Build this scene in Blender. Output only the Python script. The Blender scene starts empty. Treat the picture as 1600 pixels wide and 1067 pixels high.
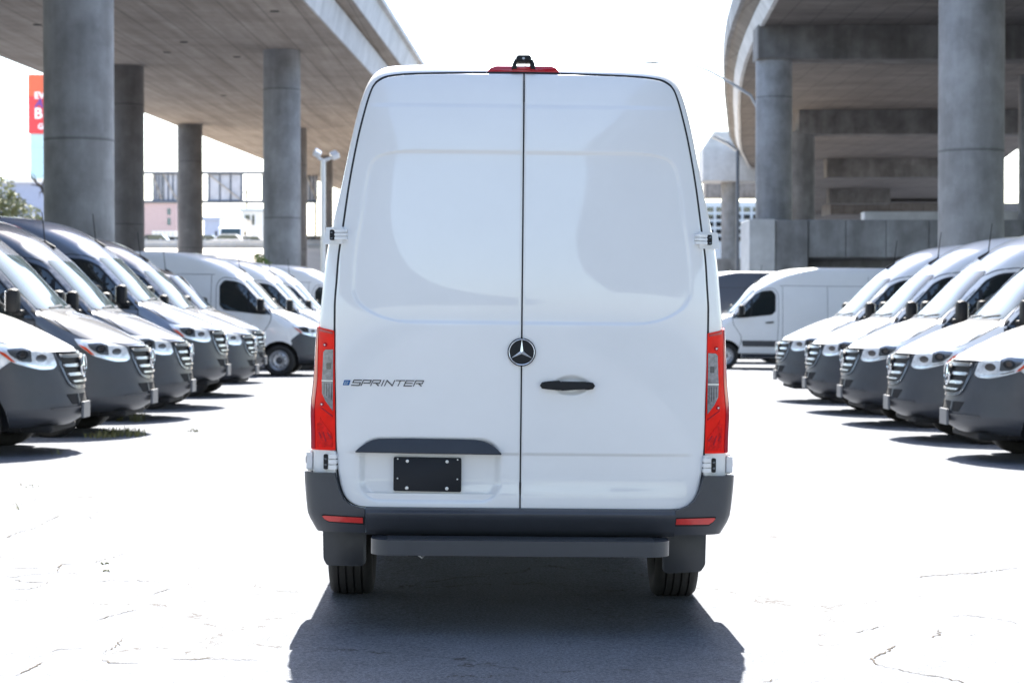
import bpy, bmesh, math, random
import numpy as np
from mathutils import Vector, Matrix
R = math.radians
random.seed(7)
S = bpy.context.scene
COL = S.collection
# ------------------------------------------------------------------ camera, world, sun, exposure
CAM_H, FPX, HORIZ = 1.55, 3100.0, 482.0
cam = bpy.data.cameras.new('camera')
cam.sensor_width = 36.0
cam.lens = FPX / 1600 * 36
cam.clip_start, cam.clip_end = 0.1, 5000
cam.dof.use_dof = True
cam.dof.focus_distance = 9.5
cam.dof.aperture_fstop = 4.8
camo = bpy.data.objects.new('camera', cam)
COL.objects.link(camo)
camo.location = (0, 0, CAM_H)
camo.rotation_euler = (R(90) - math.atan((533.5 - HORIZ) / FPX), 0, 0)
S.camera = camo
SUN_EL, SUN_AZ = 53.5, 1.2          # azimuth: degrees to the right of straight ahead
W = bpy.data.worlds.new('World')
S.world = W
W.use_nodes = True
nt = W.node_tree
sky = nt.nodes.new('ShaderNodeTexSky')
sky.sky_type = 'NISHITA'
sky.sun_disc = False
sky.sun_elevation = R(SUN_EL)
sky.sun_rotation = R(SUN_AZ)
sky.air_density, sky.dust_density, sky.ozone_density = 1.0, 1.4, .9
nt.links.new(sky.outputs[0], nt.nodes['Background'].inputs[0])
nt.nodes['Background'].inputs[1].default_value = 0.13
sl = bpy.data.lights.new('sun', 'SUN')
sl.energy = 5.0
sl.angle = R(0.53)
sl.color = (1.0, 0.95, 0.87)
so = bpy.data.objects.new('sun', sl)
COL.objects.link(so)
so.rotation_euler = (-R(90 - SUN_EL), 0, -R(SUN_AZ))
so.location = (0, 30, 60)
VS = S.view_settings
VS.view_transform = 'Standard'
VS.look = 'None'
VS.exposure = 2.22
VS.gamma = 1.0
VS.use_curve_mapping = False
S.cycles.use_denoising = True
S.cycles.max_bounces = 8
S.cycles.sample_clamp_indirect = 10

# ------------------------------------------------------------------ helpers
def tag(o, label=None, cat=None, group=None, kind=None):
    if label: o['label'] = label
    if cat: o['category'] = cat
    if group: o['group'] = group
    if kind: o['kind'] = kind
    return o

def obj(name, me, parent=None, m=None, loc=None, rot=None):
    o = bpy.data.objects.new(name, me)
    COL.objects.link(o)
    if parent is not None: o.parent = parent
    if m is not None and me is not None:
        if len(me.materials) == 0: me.materials.append(m)
    if loc is not None: o.location = loc
    if rot is not None: o.rotation_euler = rot
    return o

def empty(name, loc=(0, 0, 0), rot=(0, 0, 0)):
    o = bpy.data.objects.new(name, None)
    o.empty_display_size = 0.2
    COL.objects.link(o)
    o.location = loc
    o.rotation_euler = rot
    return o

def mesh(name, v, f, smooth=False):
    me = bpy.data.meshes.new(name)
    me.from_pydata([tuple(map(float, p)) for p in v], [], [tuple(int(i) for i in q) for q in f])
    me.validate()
    if smooth:
        me.polygons.foreach_set('use_smooth', [True] * len(me.polygons))
    me.update()
    return me

def bm_mesh(name, bm, smooth=False):
    bmesh.ops.recalc_face_normals(bm, faces=bm.faces)
    me = bpy.data.meshes.new(name)
    bm.to_mesh(me)
    bm.free()
    if smooth:
        me.polygons.foreach_set('use_smooth', [True] * len(me.polygons))
    return me

def autosmooth(me, deg=35):
    me.polygons.foreach_set('use_smooth', [True] * len(me.polygons))
    me.set_sharp_from_angle(angle=R(deg))
    return me

def box_bm(bm, c, s, rz=0.0, bev=0.0):
    """box centred at c with full size s"""
    r = bmesh.ops.create_cube(bm, size=1.0)
    vs = r['verts']
    M = Matrix.Translation(c) @ Matrix.Rotation(rz, 4, 'Z') @ Matrix.Diagonal((*s, 1))
    bmesh.ops.transform(bm, matrix=M, verts=vs)
    if bev:
        es = list({e for v in vs for e in v.link_edges})
        bmesh.ops.bevel(bm, geom=es, offset=bev, segments=2, affect='EDGES', profile=0.5)

def box(name, c, s, m, parent=None, rz=0.0, bev=0.0):
    bm = bmesh.new()
    box_bm(bm, c, s, rz, bev)
    return obj(name, bm_mesh(name, bm), parent, m)

def tube_bm(bm, pts, r, seg=10, cap=True):
    pts = [Vector(p) for p in pts]
    rs = r if isinstance(r, (list, tuple)) else [r] * len(pts)
    rings = []
    up = Vector((0, 0, 1))
    for i, p in enumerate(pts):
        d = (pts[min(i + 1, len(pts) - 1)] - pts[max(i - 1, 0)]).normalized()
        a = d.cross(up if abs(d.dot(up)) < .95 else Vector((1, 0, 0))).normalized()
        b = d.cross(a).normalized()
        rings.append([bm.verts.new(p + (a * math.cos(t) + b * math.sin(t)) * rs[i]) for t in [2 * math.pi * k / seg for k in range(seg)]])
    for A, B in zip(rings, rings[1:]):
        for k in range(seg):
            bm.faces.new((A[k], A[(k + 1) % seg], B[(k + 1) % seg], B[k]))
    if cap:
        bm.faces.new(rings[0][::-1]); bm.faces.new(rings[-1])

def tube(name, pts, r, m, parent=None, seg=10):
    bm = bmesh.new()
    tube_bm(bm, pts, r, seg)
    return obj(name, autosmooth(bm_mesh(name, bm), 50), parent, m)

def lathe(name, prof, seg=48, axis='Y', close=False):
    """prof: list of (radius, axial)"""
    v, f = [], []
    n = len(prof)
    for k in range(seg):
        t = 2 * math.pi * k / seg
        for r, h in prof:
            if axis == 'Y': v.append((r * math.cos(t), h, r * math.sin(t)))
            elif axis == 'X': v.append((h, r * math.cos(t), r * math.sin(t)))
            else: v.append((r * math.cos(t), r * math.sin(t), h))
    for k in range(seg):
        a, b = k * n, ((k + 1) % seg) * n
        for i in range(n - 1 if not close else n):
            j = (i + 1) % n
            f.append((a + i, a + j, b + j, b + i))
    me = mesh(name, v, f)
    return autosmooth(me, 40)

def rpoly(pts, rad, n=5):
    """polygon with rounded corners (rad scalar or list)"""
    out = []
    N = len(pts)
    for i in range(N):
        p = Vector(pts[i]); a = Vector(pts[i - 1]); b = Vector(pts[(i + 1) % N])
        r = rad[i] if isinstance(rad, (list, tuple)) else rad
        da, db = (a - p), (b - p)
        r = min(r, da.length * .49, db.length * .49)
        if r < 1e-5:
            out.append(tuple(p)); continue
        p0 = p + da.normalized() * r; p1 = p + db.normalized() * r
        for k in range(n + 1):
            t = k / n
            q = p0 * (1 - t) ** 2 + p * 2 * t * (1 - t) + p1 * t * t
            out.append((q.x, q.y))
    return out

def patch(name, poly, fmap, step=.05, off=.004, depth=.006, smooth=True):
    """a sheet cut to poly (2-D), laid on a surface through fmap(a,b,offset), with a skirt round its edge"""
    bm = bmesh.new()
    vs = [bm.verts.new((a, b, 0)) for a, b in poly]
    bm.faces.new(vs)
    A = [p[0] for p in poly]; B = [p[1] for p in poly]
    sa, sb = step if isinstance(step, tuple) else (step, step)
    for lo, hi, st, ax in ((min(A), max(A), sa, 0), (min(B), max(B), sb, 1)):
        n = int((hi - lo) / st)
        for i in range(1, n + 1):
            c = lo + (hi - lo) * i / (n + 1)
            co = (c, 0, 0) if ax == 0 else (0, c, 0)
            no = (1, 0, 0) if ax == 0 else (0, 1, 0)
            bmesh.ops.bisect_plane(bm, geom=bm.verts[:] + bm.edges[:] + bm.faces[:], plane_co=co, plane_no=no, dist=1e-6)
    be = [e for e in bm.edges if len(e.link_faces) == 1]
    top = set(bm.faces)
    low = set()
    if depth:
        r = bmesh.ops.extrude_edge_only(bm, edges=be)
        low = {g for g in r['geom'] if isinstance(g, bmesh.types.BMVert)}
    for e in be: e.smooth = False
    for f in bm.faces: f.smooth = smooth and f in top
    for v in bm.verts:
        o = off(v.co.x, v.co.y) if callable(off) else off
        v.co = fmap(v.co.x, v.co.y, o - depth if v in low else o)
    bmesh.ops.recalc_face_normals(bm, faces=bm.faces)
    me = bpy.data.meshes.new(name)
    bm.to_mesh(me); bm.free()
    return me

def strip(name, pts, w, fmap, off=.002, sub=.04):
    """a thin band along a 2-D polyline laid on a surface"""
    P = []
    for (a, b), (c, d) in zip(pts, pts[1:]):
        n = max(1, int(math.hypot(c - a, d - b) / sub))
        for k in range(n): P.append((a + (c - a) * k / n, b + (d - b) * k / n))
    P.append(pts[-1])
    v, f = [], []
    for i, p in enumerate(P):
        q0 = P[max(i - 1, 0)]; q1 = P[min(i + 1, len(P) - 1)]
        dx, dy = q1[0] - q0[0], q1[1] - q0[1]
        L = math.hypot(dx, dy) or 1
        nx, ny = -dy / L * w / 2, dx / L * w / 2
        v.append(fmap(p[0] + nx, p[1] + ny, off)); v.append(fmap(p[0] - nx, p[1] - ny, off))
        if i: f.append((2 * i - 2, 2 * i - 1, 2 * i + 1, 2 * i))
    return mesh(name, v, f, True)

def extrude_poly(name, poly, fmap, h0, h1, bev=0.0):
    """solid prism of a 2-D polygon between h0 and h1, through fmap(a,b,h)"""
    bm = bmesh.new()
    lo = [bm.verts.new((a, b, h0)) for a, b in poly]
    hi = [bm.verts.new((a, b, h1)) for a, b in poly]
    n = len(poly)
    bm.faces.new(lo[::-1]); ft = bm.faces.new(hi)
    for i in range(n): bm.faces.new((lo[i], lo[(i + 1) % n], hi[(i + 1) % n], hi[i]))
    if bev: bmesh.ops.bevel(bm, geom=list(ft.edges), offset=bev, segments=2, affect='EDGES', profile=.5)
    for v in bm.verts: v.co = fmap(v.co.x, v.co.y, v.co.z)
    me = bm_mesh(name, bm)
    return autosmooth(me, 30)

def pchip(xs, ys):
    xs = np.array(xs, float); ys = np.array(ys, float)
    h = np.diff(xs); d = np.diff(ys) / h
    m = np.zeros(len(xs))
    for i in range(1, len(xs) - 1):
        if d[i - 1] * d[i] > 0:
            w1, w2 = 2 * h[i] + h[i - 1], h[i] + 2 * h[i - 1]
            m[i] = (w1 + w2) / (w1 / d[i - 1] + w2 / d[i])
    m[0], m[-1] = d[0], d[-1]
    def f(x):
        x = min(max(x, xs[0]), xs[-1])
        i = min(max(int(np.searchsorted(xs, x)) - 1, 0), len(h) - 1)
        t = (x - xs[i]) / h[i]
        return float((2*t**3 - 3*t**2 + 1) * ys[i] + (t**3 - 2*t**2 + t) * h[i] * m[i] + (-2*t**3 + 3*t**2) * ys[i+1] + (t**3 - t**2) * h[i] * m[i+1])
    return f

# ------------------------------------------------------------------ materials
def pmat(name, col, rough=.5, metal=0.0, coat=0.0, var=0.0, vscale=3.0, bump=0.0, bscale=60.0, spec=.5, trans=0.0, coatr=.04, emit=None):
    m = bpy.data.materials.new(name)
    m.use_nodes = True
    t = m.node_tree
    b = t.nodes['Principled BSDF']
    b.inputs['Roughness'].default_value = rough
    b.inputs['Metallic'].default_value = metal
    b.inputs['Coat Weight'].default_value = coat
    b.inputs['Coat Roughness'].default_value = coatr
    b.inputs['Specular IOR Level'].default_value = spec
    b.inputs['Transmission Weight'].default_value = trans
    c = (*col, 1)
    b.inputs['Base Color'].default_value = c
    tc = t.nodes.new('ShaderNodeTexCoord')
    n = t.nodes.new('ShaderNodeTexNoise')
    n.inputs['Scale'].default_value = vscale
    n.inputs['Detail'].default_value = 6
    n.inputs['Roughness'].default_value = .65
    t.links.new(tc.outputs['Object'], n.inputs['Vector'])
    r = t.nodes.new('ShaderNodeValToRGB')
    r.color_ramp.elements[0].position, r.color_ramp.elements[1].position = .3, .72
    k = max(var, .015)
    r.color_ramp.elements[0].color = (*[x * (1 - k) for x in col], 1)
    r.color_ramp.elements[1].color = (*[min(1, x * (1 + k)) for x in col], 1)
    t.links.new(n.outputs['Fac'], r.inputs['Fac'])
    t.links.new(r.outputs['Color'], b.inputs['Base Color'])
    if bump:
        n2 = t.nodes.new('ShaderNodeTexNoise')
        n2.inputs['Scale'].default_value = bscale
        n2.inputs['Detail'].default_value = 5
        t.links.new(tc.outputs['Object'], n2.inputs['Vector'])
        bp = t.nodes.new('ShaderNodeBump')
        bp.inputs['Strength'].default_value = bump
        bp.inputs['Distance'].default_value = .01
        t.links.new(n2.outputs['Fac'], bp.inputs['Height'])
        t.links.new(bp.outputs['Normal'], b.inputs['Normal'])
    return m

def concrete(name, c0, c1, vstreak=0.0, boards=None, rough=.85, jz=None):
    """weathered concrete: mottling, rain streaks, optional board lines along y, optional pour joints every jz metres"""
    m = pmat(name, c0, rough, var=.1, vscale=.6, bump=.25, bscale=14)
    t = m.node_tree
    b = t.nodes['Principled BSDF']
    tc = t.nodes['Texture Coordinate']
    geo = t.nodes.new('ShaderNodeNewGeometry')
    def noise(scale, vec_scale, detail=8):
        mp = t.nodes.new('ShaderNodeMapping')
        mp.inputs['Scale'].default_value = vec_scale
        t.links.new(geo.outputs['Position'], mp.inputs['Vector'])
        n = t.nodes.new('ShaderNodeTexNoise')
        n.inputs['Scale'].default_value = scale
        n.inputs['Detail'].default_value = detail
        n.inputs['Roughness'].default_value = .62
        t.links.new(mp.outputs['Vector'], n.inputs['Vector'])
        return n.outputs['Fac']
    def ramp(fac, p0, p1, a, bb):
        r = t.nodes.new('ShaderNodeValToRGB')
        r.color_ramp.elements[0].position, r.color_ramp.elements[1].position = p0, p1
        r.color_ramp.elements[0].color, r.color_ramp.elements[1].color = (*a, 1), (*bb, 1)
        t.links.new(fac, r.inputs['Fac'])
        return r.outputs['Color']
    def mul(a, bb, fac=1.0):
        mx = t.nodes.new('ShaderNodeMix')
        mx.data_type = 'RGBA'; mx.blend_type = 'MULTIPLY'
        mx.inputs[0].default_value = fac
        t.links.new(a, mx.inputs[6]); t.links.new(bb, mx.inputs[7])
        return mx.outputs[2]
    c = ramp(noise(.35, (1, 1, 1)), .3, .7, c0, c1)
    c = mul(c, ramp(noise(2.2, (1, 1, 1)), .25, .75, (.78, .78, .78), (1, 1, 1)))
    if vstreak:
        c = mul(c, ramp(noise(1.0, (.9, .9, .10)), .36, .66, (.62, .61, .60), (1, 1, 1)), vstreak)
        c = mul(c, ramp(noise(1.3, (1, 1, .8)), .40, .60, (.74, .73, .72), (1, 1, 1)), vstreak)
    if boards:
        c = mul(c, ramp(noise(1.0, boards), .35, .65, (.62, .6, .58), (1, 1, 1)), .9)
        sx = t.nodes.new('ShaderNodeSeparateXYZ')
        t.links.new(geo.outputs['Position'], sx.inputs[0])
        for axis, per, wdt, dark in ((0, 1.22, .06, .5), (1, 2.44, .035, .5)):
            dv = t.nodes.new('ShaderNodeMath'); dv.operation = 'DIVIDE'
            dv.inputs[1].default_value = per
            t.links.new(sx.outputs[axis], dv.inputs[0])
            fr = t.nodes.new('ShaderNodeMath'); fr.operation = 'FRACT'
            t.links.new(dv.outputs[0], fr.inputs[0])
            c = mul(c, ramp(fr.outputs[0], wdt * .6, wdt, (dark,) * 3, (1, 1, 1)), .8)
    if jz:
        sx = t.nodes.new('ShaderNodeSeparateXYZ')
        t.links.new(geo.outputs['Position'], sx.inputs[0])
        dv = t.nodes.new('ShaderNodeMath'); dv.operation = 'DIVIDE'
        dv.inputs[1].default_value = jz
        t.links.new(sx.outputs[2], dv.inputs[0])
        fr = t.nodes.new('ShaderNodeMath'); fr.operation = 'FRACT'
        t.links.new(dv.outputs[0], fr.inputs[0])
        c = mul(c, ramp(fr.outputs[0], .006, .014, (.5, .5, .5), (1, 1, 1)), .85)
    t.links.new(c, b.inputs['Base Color'])
    return m

def lin(r, g, b):
    f = lambda x: (x / 255 / 12.92) if x <= 10 else ((x / 255 + .055) / 1.055) ** 2.4
    return (f(r), f(g), f(b))

M = {}
M['white'] = pmat('white_paint', (.80, .80, .80), .36, coat=.8, coatr=.025, var=.03, vscale=1.3, bump=.02, bscale=2.2)
M['dkgrey'] = pmat('dark_grey_paint', (.038, .043, .053), .38, metal=.0, coat=1.0)
M['bluegrey'] = pmat('blue_grey_paint', (.07, .088, .125), .38, metal=.05, coat=1.0)
M['midgrey'] = pmat('mid_grey_paint', (.06, .072, .10), .38, metal=.05, coat=1.0)
M['silver'] = pmat('silver_paint', (.15, .178, .235), .36, metal=.15, coat=1.0)
M['graphite'] = pmat('graphite_paint', (.035, .037, .042), .38, metal=.2, coat=1.0)
M['plastic'] = pmat('bumper_plastic', (.042, .046, .056), .36, var=.08, vscale=9, bump=.08, bscale=900)
M['plastic_soft'] = pmat('grained_plastic', (.03, .033, .04), .5, var=.08, vscale=9, bump=.06, bscale=700)
M['black'] = pmat('black_plastic', (.010, .011, .013), .55, spec=.3)
M['seal'] = pmat('rubber_seal', (.02, .021, .024), .7)
M['arch'] = pmat('wheel_arch_liner', (.012, .012, .013), .9)
M['rubber'] = pmat('tyre_rubber', (.022, .021, .02), .78, var=.25, vscale=20, bump=.15, bscale=120)
M['rim'] = pmat('steel_rim', (.52, .53, .55), .38, metal=.75, var=.05)
M['hub'] = pmat('hub_cap', (.06, .06, .065), .5)
M['chrome'] = pmat('chrome', (.86, .87, .89), .1, metal=1.0)
M['darkchrome'] = pmat('smoked_chrome', (.10, .11, .13), .22, metal=.9)
M['slat'] = pmat('grille_slat', (.42, .44, .47), .25, metal=.9)
M['glass'] = pmat('tinted_glass', (.012, .018, .02), .03, spec=.6, coat=.5, coatr=.01)
M['wscreen'] = pmat('windscreen_glass', (.035, .055, .06), .04, spec=.5)
M['red'] = pmat('red_lens', (.88, .012, .005), .3, coat=.12, var=.12, vscale=18, spec=.15)
M['darkred'] = pmat('deep_red_lens', (.42, .006, .02), .2, coat=.5, var=.1, vscale=18, spec=.3)
M['crimson'] = pmat('crimson_lens', (.72, .010, .008), .25, coat=.2, var=.35, vscale=40, spec=.15)
M['redrefl'] = pmat('red_reflector', (.62, .035, .03), .3, coat=.6, var=.1, vscale=60)
M['clear'] = pmat('clear_lens', (.20, .20, .225), .2, metal=.4, coat=.5, var=.4, vscale=60)
M['lampglass'] = pmat('headlamp_lens', (.74, .76, .78), .12, metal=.2, coat=1.0, var=.3, vscale=14)
M['headinner'] = pmat('headlamp_bowl', (.16, .17, .18), .15, metal=.6, coat=1.0)
M['lampdark'] = pmat('headlamp_inner', (.05, .055, .06), .12, metal=.5, coat=1.0)
M['amber'] = pmat('amber_marker', (.62, .06, .015), .2, coat=1.0)
M['plate'] = pmat('number_plate_holder', (.013, .015, .02), .55, spec=.3)
M['bracket'] = pmat('plate_bracket', (.12, .125, .135), .45)
M['screw'] = pmat('plate_screw', (.7, .7, .68), .35, metal=.6)
M['blue'] = pmat('blue_badge', (.01, .10, .30), .25, coat=.6)
M['steelpole'] = pmat('galvanised_pole', (.42, .44, .46), .5, metal=.4, var=.08)
M['darkpole'] = pmat('painted_pole', (.10, .115, .14), .5, metal=.2, var=.08)
M['soffit'] = concrete('soffit_concrete', (.31, .262, .222), (.44, .38, .325), boards=(2.2, .09, 1))
M['conc'] = concrete('column_concrete', (.32, .32, .322), (.48, .48, .478), vstreak=.9, jz=5.15)
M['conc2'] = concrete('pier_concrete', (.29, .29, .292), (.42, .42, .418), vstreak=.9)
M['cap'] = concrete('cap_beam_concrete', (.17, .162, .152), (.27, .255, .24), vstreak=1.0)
M['conc_shaded'] = concrete('stained_column_concrete', (.17, .156, .147), (.26, .242, .23), vstreak=.8, jz=5.15)  # same column concrete, with the shade under the deck put into its colour
M['fascia'] = concrete('fascia_concrete', (.54, .54, .53), (.68, .675, .665), vstreak=.35)
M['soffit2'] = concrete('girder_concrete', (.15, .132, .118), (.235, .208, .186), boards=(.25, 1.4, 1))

# ground: worn asphalt with fine aggregate, thin cracks and grit
def ground_mat():
    m = pmat('worn_asphalt', (.2, .2, .2), .88, bump=.5, bscale=180)
    t = m.node_tree
    b = t.nodes['Principled BSDF']
    geo = t.nodes.new('ShaderNodeNewGeometry')
    L = t.links.new
    def N(kind, **kw):
        n = t.nodes.new(kind)
        for k, v in kw.items():
            if k in n.inputs: n.inputs[k].default_value = v
            else: setattr(n, k, v)
        return n
    def noise(scale, detail=6, rough=.6):
        n = N('ShaderNodeTexNoise', Scale=scale, Detail=detail, Roughness=rough)
        L(geo.outputs['Position'], n.inputs['Vector'])
        return n
    def ramp(fac, p0, p1, a, bb):
        r = N('ShaderNodeValToRGB')
        r.color_ramp.elements[0].position, r.color_ramp.elements[1].position = p0, p1
        r.color_ramp.elements[0].color, r.color_ramp.elements[1].color = (*a, 1), (*bb, 1)
        L(fac, r.inputs['Fac'])
        return r.outputs['Color']
    def mix(a, bb, kind='MULTIPLY', fac=1.0):
        mx = N('ShaderNodeMix', data_type='RGBA', blend_type=kind)
        if isinstance(fac, float): mx.inputs[0].default_value = fac
        else: L(fac, mx.inputs[0])
        L(a, mx.inputs[6]); L(bb, mx.inputs[7])
        return mx.outputs[2]
    c = ramp(noise(.22, 8).outputs['Fac'], .3, .7, (.142, .156, .180), (.175, .191, .218))
    c = mix(c, ramp(noise(2.4, 8).outputs['Fac'], .3, .72, (.80, .80, .80), (1, 1, 1)))
    c = mix(c, ramp(noise(70, 4, .75).outputs['Fac'], .38, .62, (.42, .42, .44), (1.1, 1.1, 1.1)))
    c = mix(c, ramp(noise(260, 2, .7).outputs['Fac'], .56, .68, (1, 1, 1), (2.1, 2.1, 2.1)))
    # cracks: warped cell edges, kept only in patches
    nz = noise(1.1, 7, .7)
    vm = N('ShaderNodeVectorMath', operation='MULTIPLY_ADD')
    L(nz.outputs['Color'], vm.inputs[0]); vm.inputs[1].default_value = (1.1, 1.1, 0)
    L(geo.outputs['Position'], vm.inputs[2])
    vo = N('ShaderNodeTexVoronoi', feature='DISTANCE_TO_EDGE', Scale=.42)
    L(vm.outputs[0], vo.inputs['Vector'])
    thin = ramp(vo.outputs['Distance'], .0016, .0045, (1, 1, 1), (0, 0, 0))
    vo2 = N('ShaderNodeTexVoronoi', feature='DISTANCE_TO_EDGE', Scale=1.5)
    L(vm.outputs[0], vo2.inputs['Vector'])
    thin2 = ramp(vo2.outputs['Distance'], .0025, .0075, (1, 1, 1), (0, 0, 0))
    keep = ramp(noise(.55, 4).outputs['Fac'], .44, .50, (0, 0, 0), (1, 1, 1))
    keep2 = ramp(noise(.75, 4).outputs['Fac'], .53, .58, (0, 0, 0), (1, 1, 1))
    cr = mix(mix(thin, keep), mix(thin2, keep2), 'LIGHTEN')
    brk = ramp(noise(7, 5).outputs['Fac'], .44, .54, (0, 0, 0), (1, 1, 1))
    cr = mix(cr, brk)
    dark = N('ShaderNodeRGB'); dark.outputs[0].default_value = (.028, .022, .016, 1)
    c = mix(c, dark.outputs[0], 'MIX', cr)
    # scattered grit and leaf crumbs
    vg = N('ShaderNodeTexVoronoi', feature='F1', Scale=5.5)
    L(geo.outputs['Position'], vg.inputs['Vector'])
    gr = mix(ramp(vg.outputs['Distance'], .035, .05, (1, 1, 1), (0, 0, 0)), ramp(noise(1.7, 5).outputs['Fac'], .50, .56, (0, 0, 0), (1, 1, 1)))
    c = mix(c, dark.outputs[0], 'MIX', gr)
    L(c, b.inputs['Base Color'])
    return m
M['ground'] = ground_mat()

# ------------------------------------------------------------------ ground
TILT = .0105                       # the lot falls gently to the right
def gz(x): return -TILT * min(14.0, max(-14.0, x))
gx = [-1500, -14, 14, 1500]
g = obj('ground', mesh('ground', [(x, -600, gz(x)) for x in gx] + [(x, 2500, gz(x)) for x in gx], [(i, i + 1, i + 5, i + 4) for i in range(3)]), None, M['ground'])
tag(g, 'sun-bleached cracked asphalt parking lot', 'ground', kind='structure')

def pxX(px, Y): return (px - 800) * Y / FPX
def pxZ(py, Y): return CAM_H + (HORIZ - py) * Y / FPX

# cracks where the photograph shows them: thin ragged bands of dirt in the paving
M['crack'] = pmat('crack_dirt', (.040, .030, .020), .95, var=.5, vscale=25)
CRACKS = [(0, 740, 3.2625, (
    [(0, 510), (150, 512), (290, 508), (310, 490), (380, 483), (480, 475), (590, 445), (640, 425)], [(0, 555), (70, 555), (150, 543), (240, 537), (300, 532), (420, 537)],
    [(290, 508), (298, 530)], [(0, 622), (120, 618), (180, 608), (240, 582), (100, 578), (70, 568)], [(20, 360), (80, 330), (160, 310), (240, 268), (300, 240)],
    [(440, 240), (480, 258), (590, 265)], [(0, 195), (90, 180), (160, 165), (200, 148)], [(90, 60), (110, 90), (190, 105), (310, 112)], [(0, 25), (110, 22), (200, 28), (340, 20)],
    [(430, 575), (520, 572), (640, 568), (860, 573)], [(770, 637), (870, 605)], [(480, 775), (520, 762), (620, 735), (700, 712)], [(0, 950), (200, 945), (300, 925), (440, 915)],
    [(520, 935), (590, 905), (615, 860)], [(520, 970), (560, 990), (640, 992), (750, 985)], [(80, 1060), (140, 1030), (230, 985)], [(840, 970), (1000, 965), (1140, 965), (1320, 970)],
    [(1420, 757), (1460, 758)], [(1270, 617), (1510, 614)])),
  (1130, 740, 3.264, (
    [(915, 525), (970, 510), (1090, 498), (1180, 490), (1280, 487), (1400, 470), (1530, 450)], [(1145, 712), (1250, 700), (1330, 708), (1440, 725), (1530, 748)], [(1470, 720), (1530, 718)],
    [(620, 797), (690, 793), (770, 773), (830, 757), (880, 757)], [(1000, 832), (1110, 800), (1105, 775)],
    [(890, 855), (840, 890), (770, 930), (780, 955), (850, 975), (950, 992), (1020, 1008), (1100, 1015), (1200, 1040), (1280, 1060)], [(205, 1058), (290, 1040)], [(1230, 810), (1290, 795)], [(1105, 930), (1165, 942)]))]
crnd = random.Random(5)
for ox, oy, sc_, lines in CRACKS:
    for ln in lines:
        pts = []
        for a, b in ln:
            py = oy + b / sc_
            yy = CAM_H * FPX / (py - HORIZ)
            pts.append(Vector((pxX(ox + a / sc_, yy), yy)))
        fine = []
        for p, q_ in zip(pts, pts[1:]):
            n = max(2, int((q_ - p).length / .022))
            for k in range(n): fine.append(p.lerp(q_, k / n) + Vector((crnd.gauss(0, .006), crnd.gauss(0, .011))))
        fine.append(pts[-1])
        v, f = [], []
        wob = 0.0
        for i, p in enumerate(fine):
            wob = .7 * wob + crnd.gauss(0, .5)
            end = min(1.0, i / 3 + .15, (len(fine) - 1 - i) / 3 + .15)
            hw = max(.0004, .0030 + .0017 * wob) * end
            d = (fine[min(i + 1, len(fine) - 1)] - fine[max(i - 1, 0)])
            d = Vector((-d.y, d.x)).normalized() * hw
            d.y *= 1.6
            for sg in (1, -1):
                v.append((p.x + sg * d.x, p.y + sg * d.y, gz(p.x) + .003))
            if i and (wob > -1.1): f.append((2 * i - 2, 2 * i - 1, 2 * i + 1, 2 * i))
        obj('crack', mesh('crack', v, f), g, M['crack'])

# ------------------------------------------------------------------ left overpass
def sweep(name, prof, stations, m, parent, closed=True):
    """prof: (dx,dz) list; stations: list of (x,y,z)"""
    v, f = [], []
    n = len(prof)
    for (x, y, z) in stations:
        for dx, dz in prof: v.append((x + dx, y, z + dz))
    for s in range(len(stations) - 1):
        for i in range(n if closed else n - 1):
            j = (i + 1) % n
            f.append((s * n + i, s * n + j, (s + 1) * n + j, (s + 1) * n + i))
    if closed:
        f.append(tuple(range(n))); f.append(tuple(range((len(stations) - 1) * n, len(stations) * n))[::-1])
    return obj(name, mesh(name, v, f), parent, m)

LB = empty('highway_overpass', (-15, 80, 0))
tag(LB, 'concrete highway overpass on round columns with pale edge above the left vans', 'bridge')
inv = Matrix.Translation((15, -80, 0))
def under(o):
    o.matrix_parent_inverse = o.parent.matrix_basis.inverted() if False else Matrix.Translation(-o.parent.location)
    return o
DX, DZ = .0226, .0168
def bend(y): return .0006 * min(0, y + 10) ** 2
def lst(x0, dz=0.0, ys=(-220, -180, -140, -105, -75, -50, -30, -10, 20, 60, 84, 120, 170, 260, 420)):
    return [(x0 + DX * y + bend(y), y, 10.56 + DZ * y + dz) for y in ys]
under(sweep('girder', [(0, 0), (14.7, 0), (14.88, .95), (14.2, 1.3), (-.2, 1.3), (-.18, .95)], lst(-23.0), M['soffit'], LB))
under(sweep('girder_side', [(0, 0.0), (.20, .97), (.02, 1.2), (-.4, 1.2), (-.4, 0.02)], [(x + 14.72, y, z - .004) for x, y, z in lst(-23.0)], M['fascia'], LB))
under(sweep('deck_slab', [(-1.2, .96), (15.42, 1.12), (15.42, 1.42), (-1.2, 1.42)], lst(-23.0), M['soffit'], LB))
under(sweep('parapet', [(15.46, 1.15), (15.72, 2.1), (15.55, 2.1), (15.2, 1.43), (15.3, 1.15)], lst(-23.0), M['fascia'], LB))
under(sweep('coping', [(15.6, 2.1), (15.9, 2.12), (15.9, 2.36), (15.5, 2.36), (15.5, 2.1)], lst(-23.0), M['fascia'], LB))
under(sweep('parapet', [(-1.5, 1.43), (-1.3, 2.3), (-1.1, 2.3), (-1.1, 1.43)], lst(-23.0), M['fascia'], LB))
gv = []
SHADE_SLAB = [(-22.99 + DX * y_ + bend(y_), y_) for y_ in (-220, -180, -140, -105, -75, -50, -30, -10, 77)] + [(-30, 70), (-46, 54), (-48, -220)]  # added slab out of view, keeps light off the columns' left sides
NG = len(SHADE_SLAB)
for x_, y_ in SHADE_SLAB:
    gv.append((x_, y_, 10.56 + DZ * y_ + .001))
gv += [(a, b, c + 1.3) for a, b, c in gv]
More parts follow.
